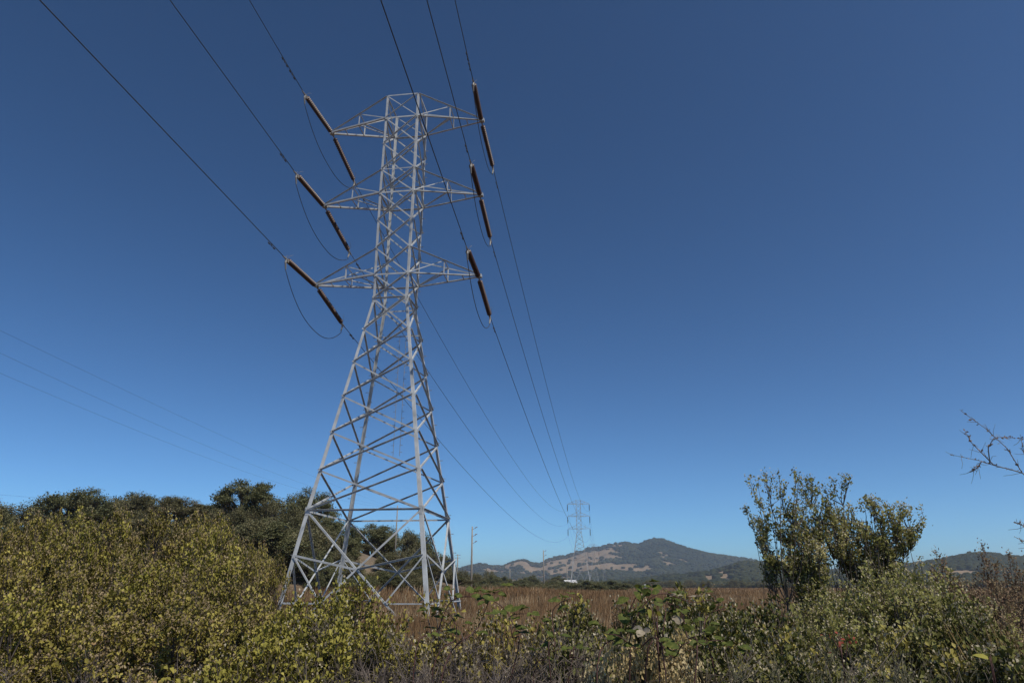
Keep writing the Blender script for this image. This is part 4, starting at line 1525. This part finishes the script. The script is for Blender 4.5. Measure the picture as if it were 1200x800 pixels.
def build_reeds():
    rng = np.random.default_rng(72)
    n = 250000
    r = 12.5 * (520 / 12.5) ** (rng.uniform(0, 1, n) ** 0.92)
    px = rng.uniform(300, 1290, n)
    X = (px - 600) / (FPX * 0.9417) * r * 0.99
    Y = r
    g = ground_h(X, Y)
    k = (g < 0.9) & (Y + 0.06 * X > 10.5) & ((Y < 165 + 8 * np.sin(X * 0.3)) | (px > 705 + 0.0 * Y))
    X, Y, g, r = X[k], Y[k], g[k], r[k]
    n = len(X)
    hv = np.array([noise.noise(Vector((x * 0.11, y * 0.05, 1.0))) for x, y in zip(X, Y)])
    H = (1.72 + 0.32 * hv + rng.uniform(-0.35, 0.28, n)) * np.where(r > 150, 1.02, 1.0)
    w = 0.014 + 0.0011 * r
    a = rng.uniform(0, np.pi, n)
    s = np.stack([np.cos(a), np.sin(a) * 0.5, a * 0], 1)
    P = np.stack([X, Y, g - 0.05], 1)
    lean = np.stack([rng.normal(0.06, 0.16, n), rng.normal(0, 0.16, n), np.ones(n)], 1)
    tip = P + lean * H[:, None]
    mid = P + lean * np.array([0.45, 0.45, 0.62]) * H[:, None]
    V = np.stack([P - s * w[:, None] * 0.3, P + s * w[:, None] * 0.3, mid + s * w[:, None] * 0.5, tip, mid - s * w[:, None] * 0.5], 1).reshape(-1, 3)
    i = np.arange(n) * 5
    F = np.concatenate([np.stack([i, i + 1, i + 2], 1), np.stack([i, i + 2, i + 4], 1), np.stack([i + 4, i + 2, i + 3], 1)])
    o = link('reed_bed', make_mesh('reed_bed', V, F), M['reed'])
    tag(o, 'rust-brown reeds filling the marsh behind the brush', 'reeds', kind='stuff')


build_reeds()


# ------------------------------------------------------------------ trees
def oak_proto(seed, R, H, trunk, leaf, n_lobes=52, tips=1700, per=12, L=0.21):
    rng = np.random.default_rng(seed)
    lobes = []
    for k in range(n_lobes):
        a = rng.uniform(0, 2 * np.pi)
        r = R * math.sqrt(rng.uniform(0.02, 0.8))
        zt = trunk + (H - trunk) * (1 - 0.55 * (r / R) ** 2.4) * (rng.uniform(0.8, 1.0) if k % 2 else rng.uniform(0.2, 0.8))
        w = R * rng.uniform(0.17, 0.3)
        hz = w * rng.uniform(0.9, 1.4)
        lobes.append((r * math.cos(a), r * math.sin(a), max(zt - hz, trunk * 0.8), w, w, hz))
    tp, d = lobe_tips(lobes, tips, rng, 0.4, trunk * 0.5)
    roots = np.array([[0, 0, -0.3]])
    V, F, mid, tb = skeleton(tp, roots, rng, 7, 40, 0.05 * H, 0.012, 0.5, up=0.05, j1=0.5)
    end = tp + unit(d + np.array([0, 0, 0.3])) * 0.3
    lv, lf = twig_leaves(tp - unit(d) * 0.35, end, per, L, 0.7, rng, 1.0, 0.2, 0.16)
    a, b = make_mesh('trunk', V, F, True), make_mesh('crown', lv, lf)
    a.materials.append(M['bark'])
    b.materials.append(M[leaf])
    return [('trunk', a, None), ('crown', b, None)], H


OAK = [oak_proto(81, 4.2, 8.0, 1.0, 'oak_leaf'), oak_proto(82, 4.6, 7.4, 0.8, 'oak_leaf_brown'), oak_proto(83, 3.6, 8.6, 1.0, 'oak_leaf'), oak_proto(84, 5.0, 7.6, 0.6, 'oak_leaf_brown')]


def put_tree(k, px, py, Y, wpx, label, group, name='oak_tree', g=None, zs=None):
    p = at(px, py, Y)
    g = float(ground_h(p[0], p[1])) if g is None else g
    H = max(p[2] - g, 1.0)
    R = (4.2, 4.6, 3.6, 5.0)[k]
    w = wpx / 2 * Y / (FPX * 0.95) / R
    return place_proto(OAK[k], name, (p[0], p[1], g - 0.2), random.uniform(0, 6.28), (w, w, (H + 0.2) / OAK[k][1]), label, 'tree', group)


UND = ['low bushy oak under the oak standing apart', 'low bushy oak under the low oak in the dip', 'low bushy oak in front of the rounded domed oak', 'low bushy oak beside the foot of the rounded domed oak', 'low bushy oak below the oak merging with the domed one',
       'low bushy oak in front of the darkest conical oak', 'low bushy oak below the brownish oak', 'low bushy oak below the flat-topped oak', 'low bushy oak in front of the dip before the tallest oak', 'low bushy oak at the near foot of the tallest oak',
       'low bushy oak below the wide oak by the tower', 'low bushy oak just outside the tower leg', 'low bushy oak just inside the tower leg']
oaks = [  # px, top y, distance, width px, proto
    (-14, 579, 92, 60, 0, 'dark oak standing apart at the open end of the oak row'),
    (38, 588, 100, 80, 1, 'low oak filling the dip beside the rounded oak'),
    (93, 567, 96, 92, 0, 'rounded oak with a domed crown above the thicket'),
    (128, 577, 104, 70, 3, 'oak merging with the rounded domed one'),
    (165, 574, 112, 60, 2, 'darkest conical oak behind the long oak row'),
    (185, 576, 98, 80, 1, 'brownish oak in the long oak row'),
    (222, 582, 100, 70, 3, 'flat-topped brownish oak in the long oak row'),
    (252, 588, 103, 60, 0, 'small oak in the dip before the tallest oak'),
    (294, 559, 92, 74, 2, 'tallest oak rising from the knoll beside the tower'),
    (268, 592, 86, 60, 1, 'low oak at the foot of the tallest oak'),
    (330, 583, 90, 80, 3, 'wide oak between the tallest oak and the tower leg'),
    (366, 569, 97, 62, 0, 'oak whose crown shows just behind the tower leg'),
    (310, 605, 78, 90, 1, 'low spreading oak in front of the tallest oak'),
    (362, 608, 80, 80, 3, 'low oak behind the tower leg, at the edge of the tan slope'),
    (392, 602, 92, 56, 0, 'dark oak seen through the first panel of the tower'),
    (442, 611, 118, 54, 2, 'oak on the crest of the tan slope inside the tower outline'),
    (470, 615, 122, 50, 1, 'oak beside the crossarm pole inside the tower outline'),
    (494, 618, 126, 34, 0, 'thin oak inside the tower outline next to its front leg'),
    (508, 640, 118, 44, 3, 'low oak at the end of the knoll behind the front tower leg'),
    (400, 655, 74, 60, 1, 'bushy oak at the foot of the tan slope inside the tower outline'),
    (460, 662, 84, 60, 3, 'low bushy oak below the tan slope'),
]
for k in range(13):
    px = 10 + k * 31
    oaks.append((px, 612 + 9 * math.sin(k * 2.3), 82 + 5 * math.sin(k * 1.7), 84, k % 4, UND[k]))
for px, py, Y, w, k, lab in oaks:
    put_tree(k, px, py, Y, w, lab, 'oaks on the knoll')
rngt = np.random.default_rng(91)
for k, (px, py, Y, w) in enumerate(((372, 640, 76, 46), (398, 640, 80, 34), (384, 662, 70, 44), (462, 640, 92, 40), (484, 646, 96, 44), (505, 655, 96, 40), (452, 668, 78, 40), (478, 668, 82, 46), (425, 672, 72, 46), (500, 676, 80, 40), (410, 640, 90, 26), (522, 664, 105, 34))):
    put_tree(k % 4, px, py, Y, w, 'dark scrub bush round the bare tan patch of the knoll', 'scrub on the knoll', 'scrub_bush')
for k in range(24):   # scrub strip at the foot of the knoll and along the field
    px = 415 + k * 13 + rngt.uniform(-6, 6)
    put_tree(int(rngt.integers(0, 4)), px, 681 + rngt.uniform(-2.5, 2) - (6 if px < 540 else 0), (110 if px < 540 else 190) + rngt.uniform(-10, 25), rngt.uniform(34, 52), 'low dark scrub bush in the strip behind the reeds', 'scrub bushes behind the reeds', 'scrub_bush')
mids = [(540, 665, 210, 22), (556, 669, 230, 26), (573, 665, 260, 20), (577, 672, 240, 24), (590, 674, 300, 22), (612, 675, 330, 24), (622, 672, 380, 22), (645, 676, 330, 24), (655, 673, 420, 24), (700, 680, 420, 24), (686, 679, 460, 26)]
for px, py, Y, w in mids:
    put_tree(int(rngt.integers(0, 4)), px, py, Y, w, 'small dark tree on the valley floor below the far hill', 'valley trees below the far hill', 'valley_tree')
for k in range(46):
    px = 560 + k * 7.4 + rngt.uniform(-4, 4)
    put_tree(int(rngt.integers(0, 4)), px, 682.5 + rngt.uniform(-5, 2.5), 650 + rngt.uniform(-60, 250), rngt.uniform(10, 20), 'tiny hazy tree in the far tree line at the end of the reeds', 'trees of the far tree line', 'far_tree')
for k in range(26):
    px = 900 + k * 12 + rngt.uniform(-5, 5)
    put_tree(int(rngt.integers(0, 4)), px, 682 + rngt.uniform(-4, 2.5), 600 + rngt.uniform(-60, 200), rngt.uniform(12, 22), 'tiny hazy tree in the far tree line behind the tall open shrub', 'far trees behind the tall shrub', 'far_tree')


# ------------------------------------------------------------------ far buildings
def house(px, Y, w, d, h, rot, roof, label, ytop=None):
    p = at(px, 686, Y)
    root = empty('house', (p[0], p[1], 0), rot)
    tag(root, label, 'building', 'pale buildings in the valley')
    mb = MB()
    mb.box((0, 0, h / 2), (w, d, h))
    mb.build('wall', M['white_wall'], root)
    mb = MB()
    o = 0.45
    rise = d * 0.26
    a, b = w / 2 + o, d / 2 + o
    V = [(-a, -b, h - 0.1), (a, -b, h - 0.1), (a, b, h - 0.1), (-a, b, h - 0.1), (-a, 0, h + rise), (a, 0, h + rise), (-a, -b, h + 0.1), (a, -b, h + 0.1), (a, b, h + 0.1), (-a, b, h + 0.1), (-a, 0, h + rise + 0.2), (a, 0, h + rise + 0.2)]
    F = [(0, 4, 5, 1), (2, 5, 4, 3), (6, 7, 11, 10), (8, 9, 10, 11), (0, 1, 7, 6), (2, 3, 9, 8), (0, 6, 10, 4), (4, 10, 9, 3), (1, 5, 11, 7), (5, 2, 8, 11)]
    mb.add(V, F)
    mb.build('roof', M[roof], root)
    for k in range(max(2, int(w / 3.5))):
        x = -w / 2 + w * (k + 0.5) / max(2, int(w / 3.5))
        mb = MB()
        mb.box((x, -d / 2 - 0.02, h * 0.55), (1.2, 0.06, 1.2))
        win = mb.build('window', M['white_wall'], root)
        mb = MB()
        mb.box((x, -d / 2 - 0.06, h * 0.55), (1.0, 0.03, 1.0))
        mb.build('pane', M['window'], win)
    mb = MB()
    mb.box((w * 0.1, -d / 2 - 0.03, 1.05), (0.95, 0.07, 2.1))
    mb.build('door', M['roof_dark'], root)


house(668, 400, 6, 5, 4.4, 0.2, 'roof_pale', 'long white house with a pale roof beside the far tower base')
house(693, 440, 5, 4, 3.4, -0.1, 'roof_pale', 'low pale-roofed shed behind the far tower legs')
house(561, 300, 6, 5, 3.6, 0.3, 'roof_dark', 'small white house half hidden by valley trees near the standoff pole')
house(648, 420, 6, 5, 4.5, 0.1, 'roof_dark', 'small pale house between the thin pole and the valley trees')
house(757, 520, 1.8, 1.8, 3.2, 0.1, 'roof_pale', 'narrow white building at the far edge of the reeds')


# ------------------------------------------------------------------ haze
mb = MB()
mb.box((0, 4000, 143), (15000, 14000, 304))
hz = mb.mesh('haze')
m = bpy.data.materials.new('haze')
m.use_nodes = True
t = m.node_tree
t.nodes.clear()
out = t.nodes.new('ShaderNodeOutputMaterial')
pv = t.nodes.new('ShaderNodeVolumePrincipled')
pv.inputs['Color'].default_value = (0.8, 0.9, 1.0, 1)
pv.inputs['Density'].default_value = 0.00013
pv.inputs['Anisotropy'].default_value = 0.5
t.links.new(pv.outputs[0], out.inputs['Volume'])
tag(link('haze', hz, m), 'thin blue haze over the valley', 'haze', kind='stuff')
